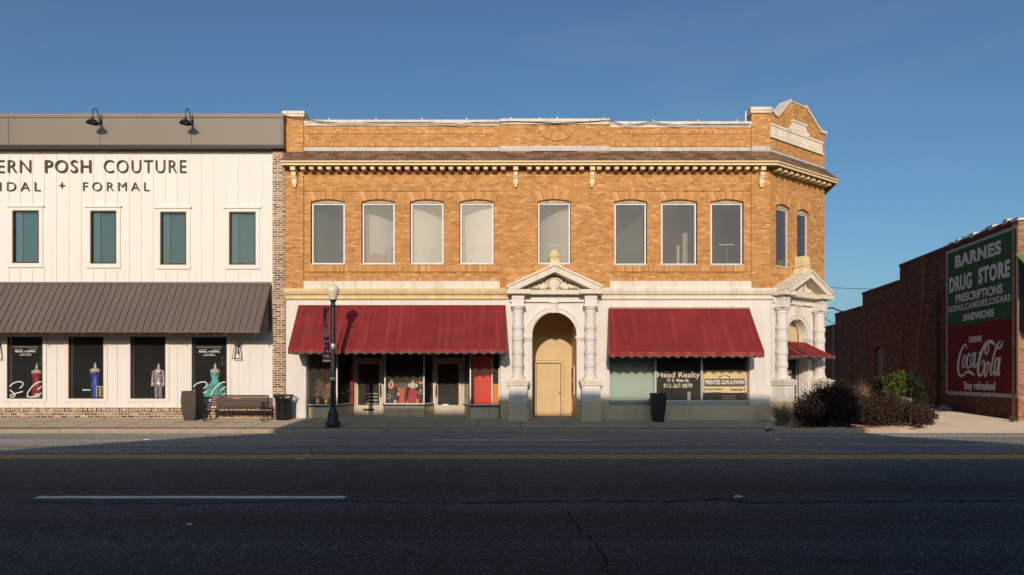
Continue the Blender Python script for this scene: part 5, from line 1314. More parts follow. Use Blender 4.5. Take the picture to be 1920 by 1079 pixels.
def bench():
    Yb = -.62; xa, xb = X(389, Yb), X(500, Yb); z0 = walk_z((xa + xb) / 2, Yb) ; y = Yb
    t = thing('bench', 'brown slatted bench with black scrolled iron ends and small plaque', 'bench', ((xa + xb) / 2, y, z0))
    zs = z0 + .42
    for k in range(5):
        m1 = MB(); m1.box(xa + .04, xb - .04, y - .30 + k * .085, y - .30 + k * .085 + .072, zs, zs + .035); m1.build('seat_slat', 'bench_wood', t, bevel=.006)
    for k in range(5):
        m1 = MB(); yy = y + .13 + k * .028; zz = zs + .08 + k * .085; m1.box(xa + .04, xb - .04, yy, yy + .03, zz, zz + .075); m1.build('back_slat', 'bench_wood', t, bevel=.006)
    m1 = MB(); m1.box(xa + .83, xa + 1.13, y + .205, y + .212, zs + .345, zs + .395); m1.build('plaque', mat('brass_plaque', (.40, .20, .09), .4, .1, 6, metallic=.5), t)
    m1 = MB(); m1.tube([(xa + .05, y - .0, z0 + .33), (xb - .05, y - .0, z0 + .33)], .014, 8); m1.build('stretcher', 'black_metal', t)
    for x in (xa + .03, xb - .03):
        m1 = MB(); r = .022
        m1.tube([(x, y - .34, z0), (x, y - .30, z0 + .10), (x, y - .24, z0 + .24), (x, y - .28, z0 + .38), (x, y - .30, zs)], r, 8)
        m1.tube([(x, y + .22, z0), (x, y + .16, z0 + .12), (x, y + .10, z0 + .26), (x, y + .14, z0 + .40), (x, y + .17, zs + .1), (x, y + .27, zs + .46)], r, 8)
        m1.tube([(x, y - .30, zs), (x, y + .15, zs)], r, 8); m1.tube([(x, y - .24, z0 + .24), (x, y - .06, z0 + .32), (x, y + .10, z0 + .26)], .016, 8)
        P = [(x, y - .27 + .075 * math.cos(a), zs + .13 + .10 * math.sin(a)) for a in np.linspace(-1.6, 4.2, 16)]; m1.tube(P, .019, 8)
        m1.tube([(x, y - .30, zs + .20), (x, y - .18, zs + .245), (x, y + .02, zs + .235), (x, y + .21, zs + .22)], .022, 8)
        # the ends show as open hoops from the road
        for s in (-1, 1):
            m1.tube([(x + s * .09 * math.sin(a), y - .31, z0 + .13 + .13 * -math.cos(a)) for a in np.linspace(0, math.pi, 9)], .014, 6)
            m1.tube([(x + s * .085 * math.sin(a), y - .31, z0 + .34 + .08 * -math.cos(a)) for a in np.linspace(0, math.pi, 9)], .012, 6)
            m1.tube([(x + s * .085 * math.sin(a), y - .31, zs + .13 + .11 * -math.cos(a)) for a in np.linspace(0, math.pi, 9)], .014, 6)
        m1.build('iron_end', 'black_metal', t, True)
bench()
def trash_can():
    Yt = -.45; x, y = X(531.5, Yt), Yt; z0 = walk_z(x, y); h = Z(741, Yt) - z0
    t = thing('trash_can', 'black slatted metal litter bin with flared rim by the brick pilaster', 'litter bin', (x, y, z0))
    m1 = MB(); n = 30
    for k in range(n):
        a = k / n * 2 * math.pi; c, s = math.cos(a), math.sin(a)
        P = [(x + c * r, y + s * r, z0 + f * h) for f, r in ((.03, .25), (.35, .262), (.75, .27), (.86, .29), (.95, .335), (1.0, .355))]
        m1.tube(P, .013, 5)
    m1.build('slat_cage', 'black_metal', t, True)
    m1 = MB()
    for f, r in ((.04, .255), (.45, .27), (.84, .287), (1.0, .352)):
        m1.tube([(x + r * math.cos(a), y + r * math.sin(a), z0 + f * h) for a in np.linspace(0, 2 * math.pi, 33)], .014, 6)
    m1.build('hoop', 'black_metal', t, True)
    m1 = MB(); m1.lathe(x, y, [(.001, z0 + .03), (.22, z0 + .03), (.225, z0 + h * .82), (.21, z0 + h * .82), (.2, z0 + .06), (.001, z0 + .06)], 24); m1.build('liner', mat('liner', (.02, .02, .022), .5), t, True)
trash_can()

# ================================================================== WINDOW DISPLAYS
def dress_form(px, ptop, Y, style, label):
    x, y = X(px, Y), Y; zt = Z(ptop, Y); zf = Z(752)
    t = thing('mannequin', label, 'mannequin', (x, y, zf), 'mannequins in the bridal shop windows')
    S = .42 / .42
    zsn = zt - .235                     # shoulder line
    m1 = MB()
    neck = [(.01, zt), (.025, zt - .02), (.02, zt - .05), (.038, zt - .065), (.05, zt - .10), (.046, zt - .17), (.06, zt - .215)]
    body = [(.14, zsn - .01), (.195, zsn - .035), (.20, zsn - .08), (.165, zsn - .14), (.16, zsn - .22), (.14, zsn - .32), (.115, zsn - .42), (.001, zsn - .43)]
    m1.lathe(x, y, neck + body, 24, sy=.62); m1.build('torso', 'form', t, True)
    prof = {'red': [(.172, zsn - .12), (.182, zsn - .16), (.165, zsn - .24), (.135, zsn - .38), (.165, zsn - .55), (.17, zsn - .75), (.16, zf - .0)],
            'blue': [(.160, zsn - .15), (.165, zsn - .19), (.16, zsn - .25), (.125, zsn - .38), (.135, zsn - .45), (.155, zsn - .56), (.135, zsn - .8), (.12, zf)],
            'teal': [(.155, zsn - .16), (.17, zsn - .2), (.165, zsn - .26), (.125, zsn - .38), (.17, zsn - .50), (.27, zsn - .66), (.31, zsn - .75)]}
    if style in prof:
        mm = {'red': mat('red_gown', (.36, .012, .025), .45, .15, 8, spec=.6), 'blue': mat('royal_blue_gown', (.02, .055, .42), .4, .15, 8, spec=.6), 'teal': mat('teal_gown', (.16, .48, .43), .7, .12, 8)}[style]
        m1 = MB(); m1.lathe(x, y, prof[style], 28, sy=.64, caps=False); g = m1.build('gown', mm, t, True)
        m1 = MB()
        for s in (-1, 1): m1.ball((x + s * .075, y - .085, zsn - .17), .066, 12, 8)
        m1.build('bodice', sequin('bodice_sequin', [(.05, .12, .5), (.02, .06, .4), (.2, .35, .7), (.02, .05, .35)]) if style == 'blue' else mm, g, True)
        if style == 'teal':
            M3 = mat('teal_tulle', (.115, .40, .37), .9, .22, 9)
            rg = random.Random(5)
            for k in range(3):
                m1 = MB(); z1 = zsn - .60 - k * .17; r0 = .25 + k * .07
                m1.lathe(x, y, [(r0 - .06, z1 + .05), (r0 + .02, z1), (r0 + .06, z1 - .06), (r0 + .05, z1 - .14), (r0 - .02, z1 - .19)], 48, sy=.7, caps=False, lobes=9 + 2 * k, lobe=.07); m1.build('ruffle', M3, g, True)
        if style == 'red':
            m1 = MB(); m1.lathe(x, y, [(.055, zt - .17), (.058, zt - .185), (.055, zt - .20)], 16, sy=.7); m1.build('collar', mm, g, True)
    if style == 'suit':
        mm = sequin('rainbow_sequin', [(.55, .35, .45), (.75, .6, .6), (.30, .12, .22), (.35, .45, .55), (.6, .45, .3), (.20, .10, .16), (.8, .75, .75)], 40)
        m1 = MB(); m1.lathe(x, y, [(.09, zsn - .0), (.175, zsn - .03), (.198, zsn - .08), (.18, zsn - .16), (.172, zsn - .25), (.145, zsn - .38), (.17, zsn - .52), (.178, zsn - .58)], 26, sy=.7, caps=False); j = m1.build('jacket', mm, t, True)
        m1 = MB(); m1.prism([(x - .055, zsn + .01), (x + .055, zsn + .01), (x + .01, zsn - .30), (x - .01, zsn - .30)], y - .155, y - .12); m1.build('bare_chest', 'form', j)
        for s in (-1, 1):
            m1 = MB(); m1.tube([(x + s * .17, y, zsn - .05), (x + s * .215, y, zsn - .25), (x + s * .225, y - .02, zsn - .45), (x + s * .215, y - .05, zsn - .64)], [.06, .055, .048, .042], 12); m1.build('sleeve', mm, j, True)
        for s in (-1, 1):
            m1 = MB(); m1.tube([(x + s * .08, y, zsn - .54), (x + s * .085, y, zsn - .78), (x + s * .085, y, zf)], [.09, .075, .062], 14); m1.build('trouser_leg', mm, t, True)
    m1 = MB(); m1.lathe(x, y, [(.18, zf - .0), (.18, zf + .015), (.02, zf + .02), (.02, zf + .3)], 16) if style != 'teal' else m1.lathe(x, y, [(.02, zf), (.02, zf + .3)], 10)
    m1.build('stand', 'black_metal', t)
dress_form(69, 683, .75, 'red', 'mannequin in red gown in the leftmost shop window')
dress_form(178.5, 680, .75, 'blue', 'mannequin in strapless royal blue gown in the second window')
dress_form(297.5, 682, .75, 'suit', 'headless mannequin in pink sequinned suit in the third window')
dress_form(403.5, 681, .80, 'teal', 'mannequin in ruffled teal ball gown in the window behind the bench')
mb = MB(); mb.box(X(30), X(56), .5, .8, Z(752), Z(744)); mb.box(X(44), X(54), .55, .75, Z(744), Z(739)); tag(mb.build('display_box', 'form'), 'low pale stepped display box on the floor beside the red gown', 'box')
def clothes_rack(pa, pb_, ptop, Y, cols, label, seed):
    xa, xb = X(pa, Y), X(pb_, Y); zt = Z(ptop, Y); zf = Z(752); t = thing('clothes_rack', label, 'clothes rack', ((xa + xb) / 2, Y, zf), 'clothes racks inside the bridal shop')
    m1 = MB(); m1.tube([(xa, Y, zf), (xa, Y, zt), (xb, Y, zt), (xb, Y, zf)], .014, 6); m1.build('rail', 'alu', t)
    rg = random.Random(seed); n = len(cols)
    for k in range(n):
        x = xa + (xb - xa) * (k + .5) / n; w = (xb - xa) / n * .46; L = rg.uniform(.75, 1.15); m1 = MB()
        m1.lathe(x, Y, [(.02, zt - .02), (w * .8, zt - .09), (w, zt - .2), (w * .7, zt - .45), (w * 1.1, max(zf + .02, zt - L))], 18, sy=.8, lobes=5, lobe=.1); m1.build('garment', mat('hanging_garment', cols[k], .7, .2, 6), t, True)
clothes_rack(138, 158, 690, 1.9, ((.10, .11, .13), (.13, .12, .14), (.09, .10, .10)), 'rack of dim grey gowns at the left of the blue gown window', 1)
clothes_rack(252, 284, 688, 2.1, ((.10, .07, .06), (.34, .05, .04), (.08, .08, .08), (.12, .09, .07)), 'rack with one dim red garment at the left of the sequinned suit window', 2)
clothes_rack(22, 52, 686, 2.1, ((.07, .07, .08), (.10, .10, .10), (.08, .07, .07)), 'rack of dark garments at the left of the red gown window', 3)
# small crystal chandeliers hanging inside
for px, lab in ((76, 'tiny crystal chandelier glinting above the red gown'), (417, 'tiny crystal chandelier glinting above the teal gown')):
    x, y, z = X(px, 1.2), 1.2, Z(681, 1.2); t = thing('chandelier', lab, 'chandelier', (x, y, z))
    CR = mat('crystal', (.8, .8, .8), .1, metallic=.8)
    mb = MB()
    for k in range(6):
        a = k / 6 * 2 * math.pi; mb.tube([(x, y, z - .05), (x + .07 * math.cos(a), y + .07 * math.sin(a), z - .06), (x + .12 * math.cos(a), y + .12 * math.sin(a), z)], .010, 5); mb.ball((x + .12 * math.cos(a), y + .12 * math.sin(a), z + .02), .02, 6, 4)
    mb.build('arms', CR, t); mb = MB(); mb.tube([(x, y, z - .1), (x, y, z + .32)], .008, 5); mb.ball((x, y, z + .2), .03, 6, 5); mb.build('stem', CR, t)

# holiday figures, wreaths and drapery in the middle window
SK = mat('doll_skin', (.60, .40, .30), .6); 
def figure(px, ptop, Y, skirt, coat, shawl, label, h=.88, hat=None):
    x, y = X(px, Y), Y; zf = zs_ - .02; zt = Z(ptop, Y); h = zt - zf
    t = thing('display_figure', label, 'figurine', (x, y, zf), 'holiday figures in the middle window')
    m1 = MB(); m1.ball((x, y, zt - .085 * h / .8), .062, 14, 9, sz=1.15); m1.ball((x, y - .064, zt - .09), .012, 6, 4)
    for s in (-1, 1): m1.ball((x + s * .022, y - .056, zt - .075), .007, 6, 4)
    m1.lathe(x, y, [(.03, zt - .2), (.03, zt - .13)], 10); hd = m1.build('head', SK, t, True)
    m1 = MB(); m1.lathe(x, y + .012, [(.066, zt - .12), (.074, zt - .07), (.06, zt - .02), (.02, zt), (.001, zt + .002)], 16); m1.build('hair', mat('doll_hair', hat or (.35, .22, .12), .8), hd, True)
    m1 = MB(); m1.lathe(x, y, [(.03, zt - .15), (.125, zt - .18), (.145, zt - .25), (.10, zt - .37), (.10, zt - .40)], 18, sy=.75); m1.build('coat', mat('doll_coat', coat, .8, .2, 12), t, True)
    for s in (-1, 1):
        m1 = MB(); m1.tube([(x + s * .13, y, zt - .20), (x + s * .18, y - .03, zt - .29), (x + s * .07, y - .12, zt - .35)], [.04, .035, .025], 10); m1.build('sleeve', mat('doll_coat', coat, .8, .2, 12), t, True)
    m1 = MB(); m1.lathe(x, y, [(.09, zt - .37), (.16, zt - .46), (.21, (zt + zf) / 2 - .2), (.23, zf)], 26, sy=.8, lobes=8, lobe=.05); m1.build('skirt', mat('doll_skirt', skirt, .8, .2, 12), t, True)
    if shawl:
        m1 = MB(); 
        for s in (-1, 1): m1.tube([(x + s * .05, y - .03, zt - .15), (x + s * .075, y - .10, zt - .25), (x + s * .02, y - .11, zt - .38)], [.035, .03, .022], 8)
        m1.build('shawl', mat('doll_shawl', shawl, .8, .2, 12), t, True)
figure(734, 711, 1.50, (.05, .06, .06), (.62, .03, .06), (.92, .82, .70), 'holiday figure in maroon coat and black skirt, left in the middle window')
figure(774.5, 711, 1.50, (.50, .035, .07), (.90, .80, .68), (.75, .66, .58), 'holiday figure in cream blouse and wide red skirt in the middle window')
figure(790, 703, 1.75, (.06, .06, .06), (.70, .03, .04), (.95, .85, .75), 'holiday figure in red coat and white scarf, right in the middle window', hat=(.4, .02, .03))
def wreath(px, py, Y, r, label):
    x, y, z = X(px, Y), Y, Z(py, Y); t = thing('wreath', label, 'wreath', (x, y, z), 'small wreaths in the middle window')
    rg = random.Random(int(px)); m1, m2 = MB(), MB()
    for k in range(90):
        a = rg.random() * 2 * math.pi; rr = r + rg.gauss(0, r * .18); p = Vector((x + rr * math.cos(a), y + rg.uniform(-.03, .02), z + rr * math.sin(a))); d = Vector((rg.gauss(0, 1), rg.gauss(0, .5), rg.gauss(0, 1))).normalized() * .035; e = d.cross(Vector((0, 1, 0))).normalized() * .012
        (m1 if rg.random() < .65 else m2).face([tuple(p - d), tuple(p + e), tuple(p + d), tuple(p - e)])
    m1.build('greenery', mat('wreath_green', (.06, .10, .04), .8, .3, 9), t)
    for k in range(9):
        a = k / 9 * 2 * math.pi; m2.ball((x + r * math.cos(a), y - .03, z + r * math.sin(a)), .022, 6, 4)
    m2.build('ornaments', sequin('wreath_ornaments', [(.7, .6, .5), (.5, .04, .03), (.6, .4, .1), (.75, .72, .65)], 25), t)
wreath(728, 744, 1.3, .085, 'small gold and white wreath leaning at the left of the middle window')
wreath(788, 736, 1.3, .075, 'small green and red wreath leaning at the right of the middle window')
t = thing('draped_table', 'small table under orange-red cloth between the holiday figures', 'table', (X(754, 1.6), 1.6, zs_))
mb = MB(); x, y = X(754, 1.6), 1.6; mb.lathe(x, y, [(.001, zs_ + .60), (.17, zs_ + .60), (.18, zs_ + .58), (.12, zs_ + .3), (.15, zs_)], 28, lobes=7, lobe=.06); mb.build('cloth', mat('orange_red_cloth', (.82, .14, .07), .8, .2, 6), t, True)
mb = MB(); mb.lathe(x, y, [(.001, zs_), (.1, zs_), (.02, zs_ + .03), (.02, zs_ + .58)], 12); mb.build('leg', 'bench_wood', t)
mb = MB(); rg = random.Random(8)
for k in range(16): mb.ball((x + rg.uniform(-.17, .17), y - rg.uniform(0, .15), zs_ + .62 + rg.random() * .03), .025, 6, 4)
mb.build('gold_ornaments', mat('gold_bits', (.65, .45, .15), .4, .2, 9, metallic=.5), t)
for i, (px, py, w, h, c, lab) in enumerate(((741, 748, .10, .16, (.75, .68, .58), 'cream gift box beside the black-skirted holiday figure'), (764, 751, .12, .10, (.62, .03, .04), 'low red gift box left of the wide red skirt'), (783, 747, .08, .2, (.7, .5, .16), 'tall gold gift box at the right of the middle window'), (747, 727, .09, .12, (.78, .74, .70), 'white ornament box on the cloth behind the table'))):
    y = 1.28 + .03 * i; x = X(px, y); zb = zs_ if py > 740 else zs_ + .33
    t = thing('gift_box', lab, 'gift box', (x, y, zb), 'gift boxes in the middle window')
    m1 = MB(); m1.box(x - w / 2, x + w / 2, y, y + w, zb, zb + h); m1.build('carton', mat('gift_paper', c, .6, .1, 9), t)
    m1 = MB(); m1.box(x - .012, x + .012, y - .004, y, zb, zb + h); m1.ball((x, y + .02, zb + h + .02), .03, 8, 5, sz=.6); m1.build('ribbon', mat('gift_ribbon', (.5, .04, .05) if c[1] > .3 else (.75, .6, .3), .5), t)
t = thing('garland', 'frosted green garland with pale ornaments hung across the middle window', 'garland', (X(757, 1.85), 1.85, zs_ + .8))
rg = random.Random(21); m1, m2 = MB(), MB()
for k in range(420):
    f = rg.random(); p = Vector((X(728 + 60 * f, 1.85), 1.85 + rg.gauss(0, .03), zs_ + .80 - .10 * math.sin(f * 9.42) ** 2 + rg.gauss(0, .075))); d = Vector((rg.gauss(0, 1), rg.gauss(0, .4), rg.gauss(0, 1))).normalized() * .055; e = d.cross(Vector((0, 1, .1))).normalized() * .014
    m1.face([tuple(p - d), tuple(p + e), tuple(p + d), tuple(p - e)])
    if k % 14 == 0: m2.ball(tuple(p - Vector((0, .05, 0))), .026, 7, 5)
m1.build('greenery', leafmat('frosted_needle', (.12, .14, .08), (.45, .42, .32)), t); m2.build('ornaments', sequin('garland_ornaments', [(.85, .8, .72), (.7, .05, .05), (.8, .55, .2)], 14), t, True)
# gilded dried arrangement in the left window, glass vessels at its foot
def arrangement(px, Y, h, sp, seed, label, mm):
    x, y = X(px, Y), Y; zf = zs_ - .02; t = thing('dried_arrangement', label, 'arrangement', (x, y, zf), 'gilded arrangements in the left window')
    rg = random.Random(seed); m1, m2 = MB(), MB()
    for k in range(16):
        a = rg.uniform(-1, 1); P = [(x, y, zf + .2)]
        for q in range(1, 4): P.append((x + a * sp * q / 3 + rg.gauss(0, .02), y + rg.gauss(0, .05), zf + .2 + h * (q / 3) * (1 - .35 * abs(a)) + rg.gauss(0, .02)))
        m1.tube(P, .006, 5)
        for q in range(14):
            i = rg.randint(1, 3); p = Vector(P[i]) + Vector((rg.gauss(0, .04), rg.gauss(0, .03), rg.gauss(0, .05))); d = Vector((rg.gauss(0, 1), rg.gauss(0, .4), rg.gauss(0, 1))).normalized() * .045; e = d.cross(Vector((0, 1, .1))).normalized() * .014
            m2.face([tuple(p - d), tuple(p + e), tuple(p + d), tuple(p - e)])
    m1.build('stems', 'bench_wood', t); m2.build('leaves', mm, t)
    m1 = MB(); m1.lathe(x, y, [(.001, zf), (.06, zf), (.09, zf + .12), (.05, zf + .22), (.06, zf + .26)], 16); m1.build('vase', mat('gilt_vase', (.55, .38, .14), .3, .1, 5, metallic=.6), t, True)
GLT = leafmat('gilded_leaf', (.42, .30, .13), (.20, .14, .07)); GLD = leafmat('pale_leaf', (.5, .42, .3), (.25, .18, .1))
arrangement(596, .9, .75, .34, 1, 'tall gilded dried arrangement on the left of the left shop window', GLT)
arrangement(612, 1.1, .55, .22, 2, 'paler gilded arrangement in the middle of the left shop window', GLD)
arrangement(641, 1.3, .5, .22, 3, 'dark leafed arrangement at the right of the left shop window', leafmat('dark_leaf', (.05, .045, .03), (.10, .07, .04)))
# things seen through the upstairs panes
y = .22
mb = MB(); mb.box(X(690, y), X(723, y), y, y + .3, 5.95, Z(479, y)); mb.prism([(X(693, y), Z(479, y)), (X(699, y), Z(474, y)), (X(712, y), Z(478.5, y))], y, y + .2); tag(mb.build('cardboard_box', mat('pink_brown_card', (.42, .19, .12), .8)), 'pinkish brown box behind the second upstairs window from the left', 'box')
mb = MB(); mb.lathe(X(729, y), y + .15, [(.001, 5.9), (.155, 5.9), (.155, Z(464, y)), (.001, Z(464, y))], 24); tag(mb.build('cardboard_drum', mat('drum_card', (.36, .27, .2), .8), None, True), 'tan round drum beside the pinkish box upstairs', 'drum')
for px, w, pt, lab in ((1271.5, 5, 461, 'short pale timber post standing behind the second window from the corner pier'), (1282, 3, 438, 'taller thin timber post standing behind the second window from the corner pier')):
    mb = MB(); mb.box(X(px - w / 2, y), X(px + w / 2, y), y, y + .06, 5.6, Z(pt, y)); tag(mb.build('timber_post', mat('pale_timber', (.55, .40, .28), .8)), lab, 'post', 'timber posts upstairs')
mb = MB(); mb.box(X(1284, y), X(1290, y), y + .06, y + .1, 5.6, Z(436, y)); tag(mb.build('leaning_board', mat('dull_board', (.30, .25, .19), .8)), 'dull board leaning behind the timber posts upstairs', 'board')
for px, w, i in ((794.5 + 9, 19, 1), (881, 11, 2), (1036, 17, 3), (1363, 28, 4)):
    lab = ['', 'pale batten seen through the third upstairs window', 'pale batten seen through the fourth upstairs window', 'pale batten seen through the window above the portal', 'pale batten seen through the upstairs window nearest the corner pier'][i]
    py = [0, 458, 458.5, 459.5, 459.2][i]
    mb = MB(); mb.box(X(px - w / 2, .22), X(px + w / 2, .22), .22, .24, Z(py + .6, .22), Z(py - .6, .22)); mb.tube([(X(px, .22), .25, 5.6), (X(px, .22), .25, Z(py, .22))], .005, 6); tag(mb.build('pale_batten', 'wframe'), lab, 'batten', 'pale battens upstairs')

# ================================================================== PLANTING BED AND PLANTS
xb0, xb1 = 8.55, 13.75
mb = MB()
path = [(xb0, .6), (xb0, -2.4), (xb0 + .35, -2.78), (xb1 - .9, -2.78), (xb1 - .2, -2.45), (xb1, -1.7), (xb1, 1.3)]
mb.sweep(path, [(0, -.05), (0, .155), (-.17, .155), (-.17, -.05)]); structure(mb.build('kerb', 'kerb', None, bevel=.02))
structure(grid('mulch_bed', 'mulch', list(np.linspace(xb0 + .15, xb1 - .15, 14)), list(np.linspace(-2.6, 1.3, 10)), lambda x, y: .145 + .03 * math.sin(x * 3) * math.sin(y * 4) - (.0 if -2.5 < y else .02)))
def foliage_mb(blobs, n, size, seed, up=.3, aspect=.5):
    rg = np.random.default_rng(seed); mb = MB()
    vol = np.array([b[3] * b[4] * b[5] for b in blobs]); vol = vol / vol.sum()
    for i in range(n):
        b = blobs[rg.choice(len(blobs), p=vol)]
        d = rg.normal(size=3); d /= np.linalg.norm(d)
        r = rg.random() ** .42 * (1 + .12 * math.sin(d[0] * 7 + b[0]) * math.sin(d[2] * 6 + b[1] * 3)) * (1.0 + .08 * rg.normal())
        p = np.array([b[0] + d[0] * b[3] * r, b[1] + d[1] * b[4] * r, b[2] + d[2] * b[5] * r])
        if p[2] < .08: continue
        s = size * rg.uniform(.6, 1.35)
        t = d * .8 + rg.normal(size=3) * .7 + np.array([0, 0, up]); t /= np.linalg.norm(t)
        e = np.cross(t, rg.normal(size=3)); e /= np.linalg.norm(e); nrm = np.cross(t, e)
        a, c = p - t * s, p + t * s; m = p + nrm * s * .18
        mb.face([tuple(a), tuple(m + e * s * aspect), tuple(c), tuple(m - e * s * aspect)], [(0, 0)] * 4)
    return mb
def twigs_mb(base, blobs, n, seed, r=.012, out=1.12):
    rg = np.random.default_rng(seed); mb = MB()
    for i in range(n):
        b = blobs[rg.integers(len(blobs))]; d = rg.normal(size=3); d[2] = abs(d[2]); d /= np.linalg.norm(d)
        e = (b[0] + d[0] * b[3] * out, b[1] + d[1] * b[4] * out, b[2] + d[2] * b[5] * out)
        m = ((base[0] + e[0]) / 2 + rg.normal() * .08, (base[1] + e[1]) / 2 + rg.normal() * .08, (base[2] + e[2]) / 2 + .1)
        mb.tube([(base[0] + rg.normal() * .1, base[1] + rg.normal() * .1, base[2]), m, e], [r * 1.5, r, r * .4], 5)
    return mb
def sprig_mb(blobs, n, seed, size):
    """leafy shoots that break the outline"""
    rg = np.random.default_rng(seed); mb = MB()
    for i in range(n):
        b = blobs[rg.integers(len(blobs))]; d = rg.normal(size=3); d[2] = abs(d[2]) * .8 + .1; d /= np.linalg.norm(d)
        p = np.array([b[0] + d[0] * b[3] * .95, b[1] + d[1] * b[4] * .95, b[2] + d[2] * b[5] * .95]); L = rg.uniform(.14, .42); g = d * .6 + np.array([0, 0, .6]) + rg.normal(size=3) * .3; g /= np.linalg.norm(g)
        for q in range(9):
            c = p + g * L * q / 9 ; t = g * .4 + rg.normal(size=3) * .7; t /= np.linalg.norm(t); e = np.cross(t, g); e /= (np.linalg.norm(e) + 1e-6); s = size * rg.uniform(.6, 1.1)
            mb.face([tuple(c), tuple(c + t * s + e * s * .4), tuple(c + t * s * 2), tuple(c + t * s - e * s * .4)], [(0, 0)] * 4)
    return mb
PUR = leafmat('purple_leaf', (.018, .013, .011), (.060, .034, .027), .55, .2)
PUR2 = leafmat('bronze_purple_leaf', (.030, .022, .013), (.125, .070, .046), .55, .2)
def bush(label, blobs, n, seed, m, size=.05, grp='purple-leaved shrubs in the planting bed'):
    c = blobs[0]; t = thing('purple_shrub', label, 'shrub', (c[0], c[1], .12), grp)
    fm = foliage_mb(blobs, int(n * 1.5), size * .85, seed); s2 = sprig_mb(blobs, 330, seed + 5, size * .8)
    off = len(fm.v); fm.v += s2.v; fm.f += [[i + off for i in f] for f in s2.f]; fm.uv += s2.uv
    fm.build('foliage', m, t); twigs_mb((c[0], c[1], .1), blobs, 26, seed).build('stems', 'bench_wood', t)
def pb(px, py, Y): return (X(px, Y), Y, Z(py, Y))
def bl(px, py, Y, rx, ry, rz): p = pb(px, py, Y); return (p[0], p[1], p[2], rx, ry, rz)
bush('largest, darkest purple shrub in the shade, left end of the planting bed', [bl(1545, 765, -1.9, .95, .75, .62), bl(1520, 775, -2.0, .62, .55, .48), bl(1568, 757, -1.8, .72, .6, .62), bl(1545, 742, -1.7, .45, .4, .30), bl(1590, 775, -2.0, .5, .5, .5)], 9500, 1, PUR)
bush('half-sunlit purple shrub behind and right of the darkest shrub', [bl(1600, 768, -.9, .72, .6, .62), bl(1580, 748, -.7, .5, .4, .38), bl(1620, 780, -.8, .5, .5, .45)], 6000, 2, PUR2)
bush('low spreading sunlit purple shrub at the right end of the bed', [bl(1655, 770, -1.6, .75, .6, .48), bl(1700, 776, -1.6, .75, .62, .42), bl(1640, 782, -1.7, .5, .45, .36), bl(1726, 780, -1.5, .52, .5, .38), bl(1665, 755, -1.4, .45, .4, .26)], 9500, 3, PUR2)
def grass_clump(label, px, Y, n, h, sp, m, seed, z0=.12):
    x, y = X(px, Y), Y; rg = random.Random(seed); t = thing('ornamental_grass', label, 'grass clump', (x, y, z0), 'ornamental grasses in the planting bed')
    mb = MB()
    for k in range(n):
        a = rg.random() * 2 * math.pi; o = rg.random() ** .7 * sp; hh = h * rg.uniform(.6, 1.1); bx0, by0 = x + rg.gauss(0, .06), y + rg.gauss(0, .06); w = rg.uniform(.006, .011)
        P = []
        for q in range(6):
            f = q / 5; P.append((bx0 + math.cos(a) * o * f ** 1.6, by0 + math.sin(a) * o * f ** 1.6, z0 + hh * (f - .28 * (o / sp) * f ** 2.5)))
        for q in range(5):
            w0, w1 = w * (1 - q / 5.2), w * (1 - (q + 1) / 5.2); p0, p1 = P[q], P[q + 1]
            mb.face([(p0[0] - w0, p0[1], p0[2]), (p0[0] + w0, p0[1], p0[2]), (p1[0] + w1, p1[1], p1[2]), (p1[0] - w1, p1[1], p1[2])], [(0, 0)] * 4)
    mb.build('blades', m, t)
grass_clump('grey-green grass clump drooping by the corner pier', 1466, -1.7, 520, 1.05, .80, leafmat('grey_green_blade', (.17, .16, .10), (.34, .29, .18)), 1)
grass_clump('upright straw-coloured grass rising between the purple shrubs', 1617, -1.0, 210, 1.7, .45, leafmat('straw_blade', (.52, .37, .18), (.30, .20, .09)), 2)
grass_clump('low green grass tuft at the foot of the advertisement wall', 1899, 1.0, 60, .28, .15, leafmat('weed_blade', (.10, .15, .04), (.06, .10, .03)), 3, .1)
t = thing('green_shrub', 'yellow-green leafy shrub against the dark brick side wall', 'shrub', (*pb(1678, 748, 5.5)[:2], .3))
B_ = [bl(1676, 716, 5.5, .30, .28, .42), bl(1669, 736, 5.3, .30, .3, .35), bl(1690, 704, 5.6, .2, .2, .28), bl(1688, 728, 5.5, .25, .25, .3), bl(1660, 712, 5.6, .16, .16, .2)]
foliage_mb(B_, 900, .085, 11).build('foliage', leafmat('bright_leaf', (.035, .06, .012), (.16, .18, .035), .45, .3), t); twigs_mb((B_[0][0], 5.5, .3), B_, 14, 3, .015).build('stems', 'bench_wood', t)
t = thing('dark_shrub', 'dark green shrub in shade behind the yellow-green one', 'shrub', (*pb(1700, 748, 6.6)[:2], .3))
B_ = [bl(1708, 728, 6.6, .55, .5, .75), bl(1655, 735, 6.2, .55, .5, .55), bl(1720, 745, 6.4, .4, .4, .4)]
foliage_mb(B_, 2600, .075, 12).build('foliage', leafmat('deep_leaf', (.012, .022, .008), (.035, .055, .015), .5, .2), t); twigs_mb((B_[0][0], 6.6, .3), B_, 14, 4, .015).build('stems', 'bench_wood', t)
t = thing('weed_shrub', 'dark low shrub in the shade at the far foot of the side wall', 'shrub', (*pb(1572, 752, 9)[:2], .3))
B_ = [bl(1572, 730, 9, .9, .5, .55), bl(1595, 738, 9, .8, .5, .5)]
foliage_mb(B_, 1500, .08, 13).build('foliage', leafmat('deep_leaf2', (.012, .018, .008), (.03, .045, .018), .5, .2), t); twigs_mb((B_[0][0], 9, .3), B_, 10, 4, .015).build('stems', 'bench_wood', t)
